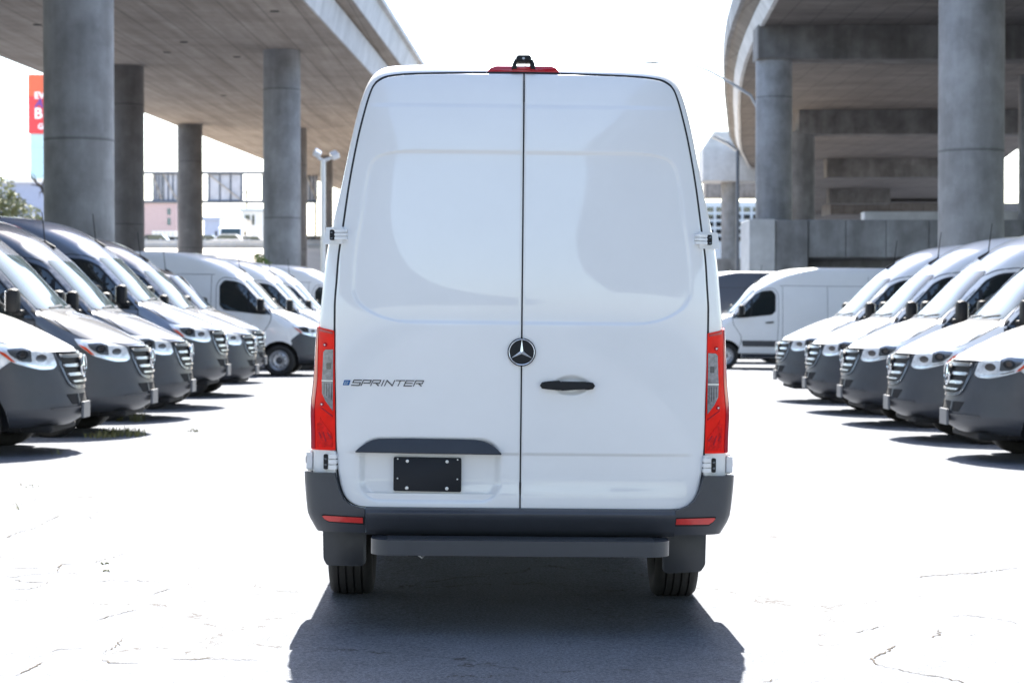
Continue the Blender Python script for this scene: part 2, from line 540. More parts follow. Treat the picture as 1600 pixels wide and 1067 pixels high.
under(obj('unseen_shade_slab', mesh('unseen_shade_slab', gv, [tuple(range(NG)), tuple(range(NG, 2 * NG))[::-1]] + [(i, i + NG, (i + 1) % NG + NG, (i + 1) % NG) for i in range(NG)]), LB, M['soffit']))
def column(parent, x, y, d, ztop, m=None, name='column', z0=-.5, joints=()):
    prof = [(d / 2, z0), (d / 2, ztop)]
    me = lathe(name, [(d / 2, z0 + (ztop - z0) * i / 12) for i in range(13)], 48, 'Z')
    o = obj(name, me, parent, m or M['conc'], (x, y, 0))
    return under(o)
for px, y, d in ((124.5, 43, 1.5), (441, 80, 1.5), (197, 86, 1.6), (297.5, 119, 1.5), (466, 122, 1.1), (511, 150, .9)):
    column(LB, pxX(px, y), y, d, 10.56 + DZ * y + .1, M['conc_shaded'] if px in (197, 297.5, 466, 511) else None)

for px_, py_ in ((288, 67), (262, 83), (371, 90), (430, 19), (60, 40), (350, 150)):
    yd = 9.01 * FPX / (HORIZ - py_ - DZ * FPX)
    o = obj('deck_drain', lathe('deck_drain', [(.0, -.02), (.16, -.02), (.16, .06), (.0, .06)], 14, 'Z'), LB, M['arch'], (pxX(px_, yd), yd, 10.56 + DZ * yd))
    under(o)

# ------------------------------------------------------------------ right overpass (curves away to the right)
RB = empty('curved_overpass', (14, 80, 0))
tag(RB, 'curved concrete flyover on cap beams and thick columns above the right vans', 'bridge')
ex = pchip([-220, -120, -60, 0, 40, 50, 62, 70, 75.6, 84, 94, 108, 128, 147, 175, 210, 260, 320], [26, 12.0, 7.6, 7.0, 7.1, 8.2, 9.2, 9.6, 9.95, 10.36, 11.0, 12.3, 14.6, 16.9, 21.5, 28, 39, 55])
ys = [-220, -180, -140, -110, -85, -60, -30, 0, 20, 40, 45, 50, 56, 62, 66, 70, 76, 82, 88, 94, 101, 108, 118, 128, 138, 147, 160, 175, 192, 210, 235, 260, 290, 320]
rst = [(ex(y), y, 13.25) for y in ys]
def rsweep(name, prof, m):
    return under(sweep(name, prof, rst, m, RB))
wr = pchip([-220, 60, 85, 110, 150, 320], [46, 46, 36, 28, 20.3, 20])  # near deck width extended out of view to darken the column sides
v, f = [], []
for x, y, z in rst: v += [(x + .12, y, z), (x + wr(y), y, z), (x + wr(y), y, z + 1.9), (x + .12, y, z + 1.2)]
for k in range(len(rst) - 1):
    for i in range(4): f.append((4 * k + i, 4 * k + (i + 1) % 4, 4 * k + 4 + (i + 1) % 4, 4 * k + 4 + i))
f += [(0, 1, 2, 3), tuple(4 * (len(rst) - 1) + i for i in (3, 2, 1, 0))]
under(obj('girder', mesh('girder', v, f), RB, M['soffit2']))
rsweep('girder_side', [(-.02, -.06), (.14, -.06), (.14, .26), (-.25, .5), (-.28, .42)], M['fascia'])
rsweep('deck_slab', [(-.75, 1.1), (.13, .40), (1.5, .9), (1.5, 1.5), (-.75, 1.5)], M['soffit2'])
rsweep('parapet', [(-.82, 1.0), (-.60, 1.0), (-.60, 2.0), (-.86, 2.0)], M['conc2'])
# girders hanging below the deck between the bents, seen from underneath
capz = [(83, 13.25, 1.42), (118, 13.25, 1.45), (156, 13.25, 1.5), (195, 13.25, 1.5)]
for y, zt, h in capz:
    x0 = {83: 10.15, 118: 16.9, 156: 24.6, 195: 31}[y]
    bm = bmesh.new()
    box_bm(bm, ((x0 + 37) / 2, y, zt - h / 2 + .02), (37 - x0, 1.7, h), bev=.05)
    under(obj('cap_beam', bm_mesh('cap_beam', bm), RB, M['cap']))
column(RB, pxX(1516.5, 46), 46, 1.5, 13.3, M['conc'])
column(RB, pxX(1208.5, 83), 83, 1.52, 13.2, M['conc'])
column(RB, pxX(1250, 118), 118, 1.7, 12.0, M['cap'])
column(RB, pxX(1598, 100), 100, .5, 13.3, M['conc2'])
column(RB, pxX(1640, 83), 83, 1.5, 13.2, M['conc2'])
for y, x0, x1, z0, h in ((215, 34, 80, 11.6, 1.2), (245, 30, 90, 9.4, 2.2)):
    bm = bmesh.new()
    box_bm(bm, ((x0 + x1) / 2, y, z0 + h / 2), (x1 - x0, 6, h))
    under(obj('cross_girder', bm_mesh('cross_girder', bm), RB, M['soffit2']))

# lower ramp wall on the right that the column stands behind
WB = empty('ramp_wall', (12, 81, 0))
tag(WB, 'grey concrete ramp wall with a dark gap below, behind the right white vans', 'wall')
def wbox(name, x0, x1, y0, y1, z0, z1, m, bev=.03):
    bm = bmesh.new()
    box_bm(bm, ((x0 + x1) / 2, (y0 + y1) / 2, (z0 + z1) / 2), (x1 - x0, y1 - y0, z1 - z0), bev=bev)
    return under(obj(name, bm_mesh(name, bm), WB, m))
Yw = 80.5
wbox('end_block', pxX(1170, Yw), pxX(1211, Yw) - .02, Yw - .12, Yw + 3.0, 0, pxZ(343, Yw), M['fascia'])
wbox('end_block', pxX(1211, Yw), pxX(1262, Yw), Yw, Yw + 3.0, 0, pxZ(343, Yw) - .02, M['conc2'])
xs = [1263, 1322, 1385, 1452, 1520, 1600, 1690]
for a, b_ in zip(xs, xs[1:]):
    wbox('wall_panel', pxX(a, Yw) + .012, pxX(b_, Yw) - .012, Yw + .1, Yw + .9, pxZ(402, Yw), pxZ(343.5, Yw), M['conc2'], .02)
wbox('lower_wall', pxX(1262, Yw) + .03, pxX(1690, Yw), Yw + 2.2, Yw + 2.9, 0, pxZ(400, Yw), M['conc2'])
wbox('ramp_deck', pxX(1262, Yw) + .03, pxX(1690, Yw), Yw + .95, Yw + 3, pxZ(404, Yw), pxZ(352, Yw), M['conc2'])
wbox('ramp_kerb', pxX(1350, 100), pxX(1640, 100), 100, 101, 3, pxZ(331, 100), M['fascia'])

# hammerhead pier beyond
HP = empty('hammerhead_pier', (18, 165, 0))
tag(HP, 'pale concrete hammerhead pier on a dark column right of the parked van', 'pier')
Yh = 165
x0, x1 = pxX(1098, Yh), pxX(1186, Yh)
zt, zb, zm = pxZ(206, Yh), pxZ(283, Yh), pxZ(232, Yh)
v = [(x0, 0, zb), (x1, 0, zb), (x1, 0, zt), (x0 + .9, 0, zt), (x0, 0, zm)]
vv = [(a, Yh, c) for a, _, c in v] + [(a, Yh + 4, c) for a, _, c in v]
ff = [(0, 1, 2, 3, 4), (9, 8, 7, 6, 5)] + [(i, (i + 1) % 5, (i + 1) % 5 + 5, i + 5) for i in range(5)]
under(obj('pier_head', mesh('pier_head', vv, ff), HP, M['fascia']))
column(HP, pxX(1140, Yh + 2), Yh + 2, 1.45, zb + .1, M['conc2'], 'pier_column')
under(box('cross_girder', ((pxX(1100, 200) + pxX(1230, 200)) / 2, 200, pxZ(297, 200)), (pxX(1230, 200) - pxX(1100, 200), 3, 1.7), M['soffit'], HP))

# street lamps on the right
LA = empty('street_lamp', (11.35, 91, 0))
tag(LA, 'tall street lamp whose arm curves over the van roof at upper right', 'street lamp', 'street lamps')
pole = [(11.35, 91, 0), (11.35, 91, 10.6)]
under(tube('pole', pole, .09, M['steelpole'], LA))
def q(px, py, y=91): return (pxX(px, y), y, pxZ(py, y))
under(tube('arm', [(11.35, 91, 10.5), q(1172, 150), q(1140, 130), q(1108, 112), q(1080, 102), q(1050, 98.5), q(1034, 98)], [.07, .07, .065, .06, .05, .04, .035], M['steelpole'], LA))
bm = bmesh.new()
bmesh.ops.create_uvsphere(bm, u_segments=16, v_segments=8, radius=1)
bmesh.ops.transform(bm, matrix=Matrix.Translation(q(1019, 98.5)) @ Matrix.Diagonal((.45, .16, .075, 1)), verts=bm.verts)
under(obj('lamp_head', bm_mesh('lamp_head', bm, True), LA, M['darkpole']))
LC = empty('street_lamp', (13.6, 120, 0))
tag(LC, 'slim street lamp post with a short arm before the pale pier', 'street lamp', 'street lamps')
yb = 120
under(tube('pole', [(pxX(1152, yb), yb, 0), (pxX(1152, yb), yb, pxZ(236, yb))], .11, M['darkpole'], LC))
under(tube('arm', [(pxX(1152, yb), yb, pxZ(237, yb)), (pxX(1137, yb), yb, pxZ(225, yb)), (pxX(1113, yb), yb, pxZ(213, yb))], [.09, .12, .13], M['steelpole'], LC))
# floodlight mast on the left of the van
FM = empty('floodlight_mast', (pxX(504, 70), 70, 0))
tag(FM, 'white floodlight mast with two heads just left of the van', 'light mast')
ym = 70
under(tube('pole', [(pxX(505, ym), ym, 0), (pxX(505.5, ym), ym, pxZ(250, ym))], .085, M['white'], FM))
under(tube('crossbar', [(pxX(497, ym), ym, pxZ(247, ym)), (pxX(506, ym), ym, pxZ(252, ym)), (pxX(524, ym), ym, pxZ(245, ym))], .06, M['white'], FM))
for px_, py_, rz_ in ((496, 240, .5), (523, 243, -.4)):
    bm = bmesh.new()
    box_bm(bm, (0, 0, 0), (.26, .34, .2), bev=.03)
    o = obj('lamp_head', bm_mesh('lamp_head', bm), FM, M['white'])
    under(o); o.location = (pxX(px_, ym), ym, pxZ(py_, ym)); o.rotation_euler = (.5, rz_, .3)

# ------------------------------------------------------------------ van surface
LEN = 5.93
ZTOP = 2.72
w_ = pchip([.30, .36, .42, .49, .64, .76, 1.07, 1.19, 1.45, 1.616, 1.77, 1.92, 2.10, 2.30, 2.47, 2.60, 2.66, 2.695, 2.72, 2.735, 2.744, 2.75],
           [.90, .93, .955, .975, .995, 1.003, 1.0, .994, .98, .965, .95, .925, .885, .845, .81, .773, .745, .715, .67, .57, .34, .02])
uf_ = pchip([.30, .36, .45, .52, .60, .75, .95, 1.05, 1.09, 1.15, 1.22, 1.31, 1.40, 1.455, 1.50, 2.13, 2.35, 2.5, 2.6, 2.66, 2.70, 2.72, 2.735, 2.744, 2.75],
            [.16, .07, .02, 0, .015, .035, .07, .10, .145, .26, .41, .62, .86, 1.04, 1.10, 1.72, 1.97, 2.20, 2.42, 2.62, 2.85, 3.05, 3.4, 3.8, 4.2])
c_ = pchip([.30, .60, 1.05, 1.15, 1.31, 1.46, 1.52, 2.13, 2.35, 2.5, 2.66, 2.75], [.70, .78, .78, .75, .62, .45, .40, .44, .60, .72, .85, .3])
n_ = pchip([.30, 1.05, 1.31, 1.50, 2.13, 2.5, 2.75], [1.85, 1.9, 2.4, 3.2, 3.3, 2.6, 2.1])
ur_ = pchip([.30, .45, .6, 1.5, 2.2, 2.55, 2.655, 2.69, 2.72, 2.735, 2.744, 2.75], [.05, .02, 0, 0, .028, .06, .082, .10, .14, .25, .5, .9])
CR, NR = .17, 5.0
def side_y(u, z):
    w, uf, c, n = w_(z), uf_(z), c_(z), n_(z)
    if u >= uf + c: return w
    t = min(1.0, max(0.0, (uf + c - u) / c))
    return w * max(0.0, 1 - t ** n) ** (1 / n)
def front_u(y, z):
    w, uf, c, n = w_(z), uf_(z), c_(z), n_(z)
    t = min(.9995, abs(y) / w)
    return uf + c * (1 - (1 - t ** n) ** (1 / n))
def rear_u(y, z):
    t = min(.9995, abs(y) / w_(z))
    return LEN - ur_(z) - CR * (1 - (1 - t ** NR) ** (1 / NR))
# maps: local frame has the nose at the origin, forward +x, left +y
def side_n(u, z, o):
    y = side_y(u, z)
    d = (side_y(u + .004, z) - side_y(u - .004, z)) / .008
    L = math.hypot(1, d)
    return u - o * d / L, y + o / L
def sideR(u, z, o):
    a, y = side_n(u, z, o)
    return (-a, -y, z)
def sideL(u, z, o):
    a, y = side_n(u, z, o)
    return (-a, y, z)
def frontm(y, z, o): return (-(front_u(y, z) - o), y, z)
def rearm(x, z, o): return (-(rear_u(x, z) + o), -x, z)          # x: to the right as seen from behind
_rc = {}
def rear_curve(z):
    k = round(z, 3)
    if k not in _rc:
        w = w_(z); P = []
        for i in range(60):
            x = (w - .10) * i / 60
            P.append((x, rear_u(x, z)))
        x0 = w - .10
        t0 = x0 / w
        th0 = math.acos(min(1, t0 ** (NR / 2)))
        for i in range(41):
            th = th0 * (1 - i / 40)
            cx = max(0.0, math.cos(th)) ** (2 / NR) * w
            sy = max(0.0, math.sin(th)) ** (2 / NR) * CR
            P.append((cx, LEN - ur_(z) - CR + sy))
        P.append((w, LEN - 2.0))
        P = np.array(P)
        s = np.concatenate([[0], np.cumsum(np.hypot(*np.diff(P, axis=0).T))])
        d = np.gradient(P, axis=0)
        nl = np.hypot(d[:, 0], d[:, 1]); nl[nl == 0] = 1
        # outward normal of the curve
        nx, nu = -d[:, 1] / nl, d[:, 0] / nl
        _rc[k] = (s, P, nx, nu)
    return _rc[k]
def wrapm(a, z, o):
    """a: signed arc length from the rear centre line (right positive), runs round the rear corner onto the side"""
    s, P, nx, nu = rear_curve(z)
    A = abs(a)
    x = np.interp(A, s, P[:, 0]); u = np.interp(A, s, P[:, 1])
    n1 = np.interp(A, s, nx); n2 = np.interp(A, s, nu)
    L = math.hypot(n1, n2) or 1
    x += o * n1 / L; u += o * n2 / L
    return (-u, -math.copysign(x, a) if a else 0.0, z)

def zlow(z):                     # low-roof version
    return z if z < 2.13 else 2.13 + (z - 2.13) * .47

def body_mesh(name, zf, arches=True):
    zs = sorted(set([.30, .33, .36, .39, .42, .46, .5, .55, .6, .66, .72, .78, .85, .92, .98, 1.02, 1.05, 1.07, 1.09, 1.11, 1.13, 1.15, 1.17, 1.19, 1.22, 1.25, 1.28, 1.31, 1.34, 1.37, 1.40, 1.43, 1.455, 1.475, 1.5] +
                    [1.5 + .07 * i for i in range(1, 10)] + [2.2, 2.26, 2.32, 2.38, 2.44, 2.5, 2.54, 2.58, 2.61, 2.635, 2.655, 2.675, 2.69, 2.70, 2.71, 2.72, 2.728, 2.735, 2.74, 2.744, 2.747, 2.749]))
    rings = []
    for z in zs:
        w, uf, c, n = w_(z), uf_(z), c_(z), n_(z)
        half = []
        for i in range(21):                                   # front quarter superellipse
            th = (math.pi / 2) * i / 20
            half.append((uf + c - c * max(0, math.cos(th)) ** (2 / n), w * max(0, math.sin(th)) ** (2 / n)))
        ue = LEN - ur_(z) - CR
        u0 = uf + c
        for i in range(1, 24): half.append((u0 + (ue - u0) * i / 24, w))
        for i in range(17):
            th = (math.pi / 2) * i / 16
            half.append((ue + CR * max(0, math.sin(th)) ** (2 / NR), w * max(0, math.cos(th)) ** (2 / NR)))
        ring = [(-u, y, zf(z)) for u, y in half] + [(-u, -y, zf(z)) for u, y in half[-2:0:-1]]
        rings.append(ring)
    n = len(rings[0])
    v = [p for r in rings for p in r]
    f = []
    for s in range(len(rings) - 1):
        for i in range(n):
            j = (i + 1) % n
            f.append((s * n + i, s * n + j, (s + 1) * n + j, (s + 1) * n + i))
    f.append(tuple(range(n))[::-1]); f.append(tuple(range((len(rings) - 1) * n, len(rings) * n)))
    bm = bmesh.new()
    bv = [bm.verts.new(p) for p in v]
    for q_ in f: bm.faces.new([bv[i] for i in q_])
    bmesh.ops.remove_doubles(bm, verts=bm.verts, dist=1e-5)
    me = bm_mesh(name, bm)
    me.materials.append(M['white']); me.materials.append(M['arch'])
    me.polygons.foreach_set('use_smooth', [True] * len(me.polygons))
    tmp = obj('tmp_body', me)
    bm = bmesh.new()
    for u in (1.0, LEN - 1.265):
        for sgn in (1, -1):
            bmesh.ops.create_cone(bm, cap_ends=True, segments=40, radius1=.425, radius2=.425, depth=.5,
                                  matrix=Matrix.Translation((-u, sgn * 1.0, .35)) @ Matrix.Rotation(R(90), 4, 'X'))
    cm = bm_mesh('cut', bm)
    cm.materials.append(M['arch']); cm.materials.append(M['arch'])
    for p in cm.polygons: p.material_index = 1
    cut = obj('tmp_cut', cm)
    md = tmp.modifiers.new('b', 'BOOLEAN')
    md.object = cut; md.operation = 'DIFFERENCE'; md.solver = 'EXACT'
    try: md.material_mode = 'INDEX'
    except Exception: pass
    bpy.context.view_layer.update()
    dg = bpy.context.evaluated_depsgraph_get()
    res = bpy.data.meshes.new_from_object(tmp.evaluated_get(dg))
    res.name = name
    bpy.data.objects.remove(tmp); bpy.data.objects.remove(cut)
    res.polygons.foreach_set('use_smooth', [True] * len(res.polygons))
    res.set_sharp_from_angle(angle=R(38))
    return res

BODY_HIGH = body_mesh('van_body', lambda z: z)
BODY_LOW = body_mesh('van_body_low', zlow)

# wheel meshes (axle along y, outer side at -y)
tr = .345
tyre_prof = [(.215, -.085), (.235, -.105), (.29, -.118), (.325, -.112), (.338, -.098),
             (.344, -.085), (.344, -.066), (.334, -.064), (.334, -.058), (.345, -.056), (.345, -.026), (.335, -.024), (.335, -.017), (.345, -.015),
             (.345, .015), (.335, .017), (.335, .024), (.345, .026), (.345, .056), (.334, .058), (.334, .064), (.344, .066), (.344, .085),
             (.338, .098), (.325, .112), (.29, .118), (.235, .105), (.215, .085)]
TYRE = lathe('tyre', tyre_prof, 72, 'Y', True)
TYRE.materials.append(M['rubber'])
RIM = lathe('rim', [(.225, -.095), (.218, -.1), (.205, -.085), (.195, -.05), (.185, -.045), (.165, -.062), (.12, -.07), (.10, -.06), (.0, -.06)], 48, 'Y')
RIM.materials.append(M['rim'])
HUB = lathe('hub', [(.075, -.06), (.07, -.085), (.05, -.095), (.0, -.097)], 24, 'Y')
HUB.materials.append(M['hub'])
bm = bmesh.new()
for k in range(10):
    a = 2 * math.pi * k / 10
    bmesh.ops.create_cone(bm, cap_ends=True, segments=10, radius1=.017, radius2=.017, depth=.012,
                          matrix=Matrix.Translation((.143 * math.cos(a), -.064, .143 * math.sin(a))) @ Matrix.Rotation(R(90), 4, 'X'))
VENTS = bm_mesh('rim_holes', bm)
VENTS.materials.append(M['black'])

M['badge_chrome'] = pmat('badge_chrome', (.8, .82, .85), .22, metal=.55)
def star_mesh(name, r, fmap, thick=.012, ring=.13):
    """three-pointed star in a ring; fmap(a,b,h)"""
    bm = bmesh.new()
    def tri_arm(ang):
        t = (r * .95 * math.sin(ang), r * .95 * math.cos(ang))
        b1 = (r * .13 * math.sin(ang + R(60)), r * .13 * math.cos(ang + R(60)))
        b2 = (r * .13 * math.sin(ang - R(60)), r * .13 * math.cos(ang - R(60)))
        c0 = (0, 0)
        V = [bm.verts.new((*p, h)) for p, h in ((t, thick * .5), (b1, thick * .4), (c0, thick * 1.5), (b2, thick * .4))]
        bm.faces.new((V[0], V[1], V[2])); bm.faces.new((V[0], V[2], V[3]))
        L = [bm.verts.new((*p, 0)) for p in (t, b1, b2)]
        bm.faces.new((V[0], L[0], L[1], V[1])); bm.faces.new((V[0], V[3], L[2], L[0]))
    for a in (0, 120, 240): tri_arm(R(a))
    seg = 40
    prof = [(r, 0), (r, thick), (r * (1 - ring * .4), thick * 1.5), (r * (1 - ring), thick), (r * (1 - ring), 0)]
    rows = []
    for k in range(seg):
        t = 2 * math.pi * k / seg
        rows.append([bm.verts.new((q_ * math.cos(t), q_ * math.sin(t), h)) for q_, h in prof])
    for k in range(seg):
        A, B = rows[k], rows[(k + 1) % seg]
        for i in range(len(prof) - 1): bm.faces.new((A[i], A[i + 1], B[i + 1], B[i]))
    for v in bm.verts: v.co = fmap(*v.co)
    return bm_mesh(name, bm)

# ------------------------------------------------------------------ parked van prototype (parts list, meshes shared by all copies)
PARTS = []      # (name, mesh, material, parent_index, loc, rot, paint?)
def part(name, me, mk=None, parent=None, loc=None, rot=None, paint=False):
    if len(me.materials) == 0: me.materials.append(M[mk] if mk else M['white'])
    PARTS.append((name, me, parent, loc, rot, paint))
    return len(PARTS) - 1

part('body', BODY_HIGH, None, None, None, None, True)      # index 0
bm = bmesh.new()
box_bm(bm, (-LEN / 2, 0, .40), (LEN - 1.0, 1.35, .3))
part('chassis', bm_mesh('chassis', bm), 'arch')
# front bumper, grid in (z, arc): from one wheel arch round the nose to the other
def bumper_mesh():
    v, f = [], []
    zs = [.285, .30, .33, .36, .40, .44, .47, .49, .52, .56, .60, .64, .68, .73, .78, .83, .88, .92, .96, 1.0, 1.03, 1.055]
    n = 36
    def uend(z):
        if z < .70: return 1.0 - math.sqrt(max(.001, (.420) ** 2 - (z - .35) ** 2)) - .002
        if z < .80: return .755 - (.80 - z) * .6
        return max(.16, .755 - (z - .80) * 1.25) if z < 1.0 else max(.2, .505 - (z - 1.0) * 3)
    for z in zs:
        zz = max(.30, z)
        ue = uend(z)
        off = .012 + (.012 if .33 < z < .475 else 0) + (.006 if .475 <= z < .5 else 0) - (.05 if z < .3 else 0)
        w, uf, c, nn = w_(zz), uf_(zz), c_(zz), n_(zz)
        ye = side_y(ue, zz)
        tmax = min(1.0, max(0.0, (uf + c - ue) / c)) if ue < uf + c else 0.0
        th1 = math.acos(tmax ** (nn / 2)) if tmax > 0 else math.pi / 2
        row = []
        for i in range(n + 1):
            th = th1 * i / n
            u = uf + c - c * max(0, math.cos(th)) ** (2 / nn); y = w * max(0, math.sin(th)) ** (2 / nn)
            row.append((u, y))
        if ue > uf + c: row[-1] = (ue, w)
        P = np.array(row); d = np.gradient(P, axis=0); L = np.hypot(d[:, 0], d[:, 1]) + 1e-9
        nu, ny = -d[:, 1] / L, d[:, 0] / L
        nu[0], ny[0] = -1, 0
        P = P + np.stack([nu, ny], 1) * off
        full = [(-u, y, z) for u, y in P[::-1]] + [(-u, -y, z) for u, y in P[1:]]
        v += full
    m = 2 * n + 1
    for s in range(len(zs) - 1):
        for i in range(m - 1): f.append((s * m + i, s * m + i + 1, (s + 1) * m + i + 1, (s + 1) * m + i))
    return autosmooth(mesh('bumper', v, f), 40)
BUMP = part('bumper', bumper_mesh(), 'plastic')
# bonnet
def bonnet_mesh():
    v, f = [], []
    zs = [1.078, 1.085, 1.10, 1.12, 1.145, 1.17, 1.20, 1.23, 1.26, 1.29, 1.32, 1.35, 1.38, 1.41, 1.435, 1.452]
    yend = pchip([1.078, 1.10, 1.145, 1.2, 1.29, 1.38, 1.452], [.50, .70, .86, .90, .89, .87, .80])
    n = 24
    for z in zs:
        for i in range(-n, n + 1):
            y = yend(z) * i / n
            crease = .010 * math.exp(-((abs(y) - (.42 + (z - 1.08) * .7)) / .05) ** 2)
            v.append(frontm(y, z + .006 + (crease if z > 1.09 else 0), .012))
    m = 2 * n + 1
    for s in range(len(zs) - 1):
        for i in range(m - 1): f.append((s * m + i, s * m + i + 1, (s + 1) * m + i + 1, (s + 1) * m + i))
    return autosmooth(mesh('bonnet', v, f), 50)
BON = part('bonnet', bonnet_mesh(), None, None, None, None, True)
for sd in (-.42, .42):
    part('washer_vent', patch('washer_vent', rpoly([(sd - .12, 1.375), (sd + .12, 1.375), (sd + .10, 1.40), (sd - .10, 1.40)], .01), lambda a, b, o: frontm(a, b + .012, o), .06, .016, .004), 'plastic', BON)
# cowl + windscreen
part('cowl', patch('cowl', [(-.82, 1.452), (.82, 1.452), (.80, 1.492), (-.80, 1.492)], frontm, .05, .010, .01), 'black')
WS = part('windscreen', patch('windscreen', rpoly([(-.845, 1.485), (.845, 1.485), (.775, 2.13), (-.775, 2.13)], [.03, .03, .08, .08]), frontm, .05, .006, .006), 'wscreen')
for a, b in (((-.55, 1.51), (.08, 1.535)), ((.10, 1.505), (.72, 1.54))):
    part('wiper', strip('wiper', [a, b], .022, frontm, .022), 'black', WS)
# bonnet shut line and door lines on both sides
for sm, tagn in ((sideR, -1), (sideL, 1)):
    part('shut_line', strip('shut_line', [(.40, 1.105), (.66, 1.165), (.86, 1.26), (1.02, 1.35), (1.16, 1.43)], .012, sm, .004), 'seal')
    dpoly = rpoly([(1.33, .42), (2.36, .42), (2.40, 1.2), (2.40, 2.02), (2.28, 2.17), (1.92, 2.13), (1.72, 2.02), (1.18, 1.42), (1.20, 1.2), (1.44, .85)], [.02, .03, .02, .12, .12, .1, .1, .06, .2, .1])
    part('door_gap', patch('door_gap', rpoly([(1.318, .408), (2.372, .408), (2.412, 1.2), (2.412, 2.03), (2.285, 2.183), (1.912, 2.143), (1.708, 2.03), (1.163, 1.42), (1.185, 1.2), (1.425, .85)], [.02, .03, .02, .12, .12, .1, .1, .06, .2, .1]), sm, .08, .0015, .003), 'seal')
    D = part('front_door', patch('front_door', dpoly, sm, .08, .005, .004), None, None, None, None, True)
    gl = rpoly([(1.20, 1.375), (1.55, 1.40), (2.22, 1.475), (2.30, 1.56), (2.31, 1.98), (2.22, 2.085), (1.97, 2.06), (1.80, 1.975)], [.02, .1, .05, .03, .05, .05, .12, .04])
    gs = rpoly([(1.165, 1.345), (1.55, 1.372), (2.235, 1.448), (2.33, 1.55), (2.34, 1.99), (2.235, 2.115), (1.95, 2.088), (1.775, 1.995)], [.02, .1, .05, .03, .05, .05, .12, .04])
    part('window_seal', patch('window_seal', gs, sm, .08, .0075, .004), 'black', D)
    part('side_window', patch('side_window', gl, sm, .08, .010, .003), 'glass', D)
    part('window_bar', strip('window_bar', [(1.66, 1.40), (1.70, 1.87)], .05, sm, .013), 'black', D)
    part('door_handle', patch('door_handle', rpoly([(2.06, 1.22), (2.28, 1.235), (2.28, 1.275), (2.06, 1.26)], .018), sm, .05, .035, .03), 'black', D)
    # mirror
    bm = bmesh.new()
    box_bm(bm, (-1.40, tagn * 1.10, 1.575), (.15, .19, .29), bev=.055)
    box_bm(bm, (-1.36, tagn * .98, 1.44), (.12, .2, .07), bev=.02)
    MI = part('mirror', autosmooth(bm_mesh('mirror', bm), 40), 'black')
    bm = bmesh.new()
    box_bm(bm, (-1.478, tagn * 1.10, 1.575), (.008, .145, .23), bev=.003)
    part('mirror_glass', bm_mesh('mirror_glass', bm), 'chrome', MI)
    # body side: rubbing strips, swage, panel joints
    part('rubbing_strip', patch('rubbing_strip', rpoly([(2.44, .60), (LEN - 1.75, .60), (LEN - 1.78, .76), (2.44, .76)], .02), sm, (.3, .06), .016, .016), 'plastic')
    part('rubbing_strip', patch('rubbing_strip', rpoly([(1.46, .60), (2.36, .60), (2.37, .76), (1.42, .76)], .02), sm, (.3, .06), .02, .016), 'plastic', D)
    for uu, za, zb_ in ((3.72, .46, 2.22), (2.52, .46, 2.22), (4.82, .80, 2.5)):
        part('panel_joint', strip('panel_joint', [(uu, za), (uu, zb_)], .010, sm, .0025), 'seal')
    part('panel_joint', strip('panel_joint', [(2.45, 2.235), (LEN - .5, 2.235)], .010, sm, .0025), 'seal')
    part('swage', patch('swage', rpoly([(2.62, 1.44), (3.64, 1.44), (3.64, 2.1), (2.62, 2.1)], .08), sm, .1, .004, .004), None, None, None, None, True)
    part('swage', patch('swage', rpoly([(3.82, 1.44), (LEN - .42, 1.44), (LEN - .46, 2.1), (3.82, 2.1)], .08), sm, .1, .004, .004), None, None, None, None, True)
    # headlamp
    hp = rpoly([(.74, 1.148), (.50, 1.128), (.27, 1.068), (.225, 1.045), (.185, .915), (.21, .882), (.30, .876), (.52, .945), (.67, 1.06)], [.02, .05, .03, .02, .03, .03, .05, .05, .03])
    HL = part('headlamp', patch('headlamp', hp, sm, .035, lambda a, b: .020, .022), 'lampglass')
    circ = lambda cu, cz_, r_: [(cu + r_ * 1.05 * math.cos(2 * math.pi * k / 18), cz_ + r_ * math.sin(2 * math.pi * k / 18)) for k in range(18)]
    part('lamp_bezel', patch('lamp_bezel', rpoly([(.60, 1.09), (.47, 1.105), (.395, 1.075), (.375, .955), (.47, .965), (.56, 1.03)], .02), sm, .04, .023, .004), 'headinner', HL)
    part('lamp_bezel', patch('lamp_bezel', rpoly([(.375, 1.07), (.285, 1.045), (.24, .95), (.25, .925), (.355, .935)], .02), sm, .04, .023, .004), 'lampglass', HL)
    part('lamp_projector', patch('lamp_projector', circ(.462, 1.03, .048), sm, .04, .028, .007), 'lampdark', HL)
    part('lamp_reflector', patch('lamp_reflector', circ(.462, 1.03, .026), sm, .04, .031, .004), 'chrome', HL)
    part('lamp_reflector', patch('lamp_reflector', circ(.31, .995, .040), sm, .04, .027, .006), 'chrome', HL)
    part('lamp_strip', patch('lamp_strip', rpoly([(.50, .952), (.30, .893), (.215, .896), (.212, .908), (.30, .907), (.50, .967)], .004), sm, .04, .025, .005), 'chrome', HL)
    part('amber_marker', patch('amber_marker', rpoly([(.685, 1.085), (.60, 1.045), (.51, .955), (.55, .968), (.655, 1.055)], .006), sm, .04, .026, .006), 'amber', HL)
    # grey sill behind front wheel
    part('sill', patch('sill', rpoly([(1.44, .31), (LEN - 1.72, .31), (LEN - 1.72, .40), (1.44, .40)], .01), sm, (.4, .05), .006, .01), 'plastic')
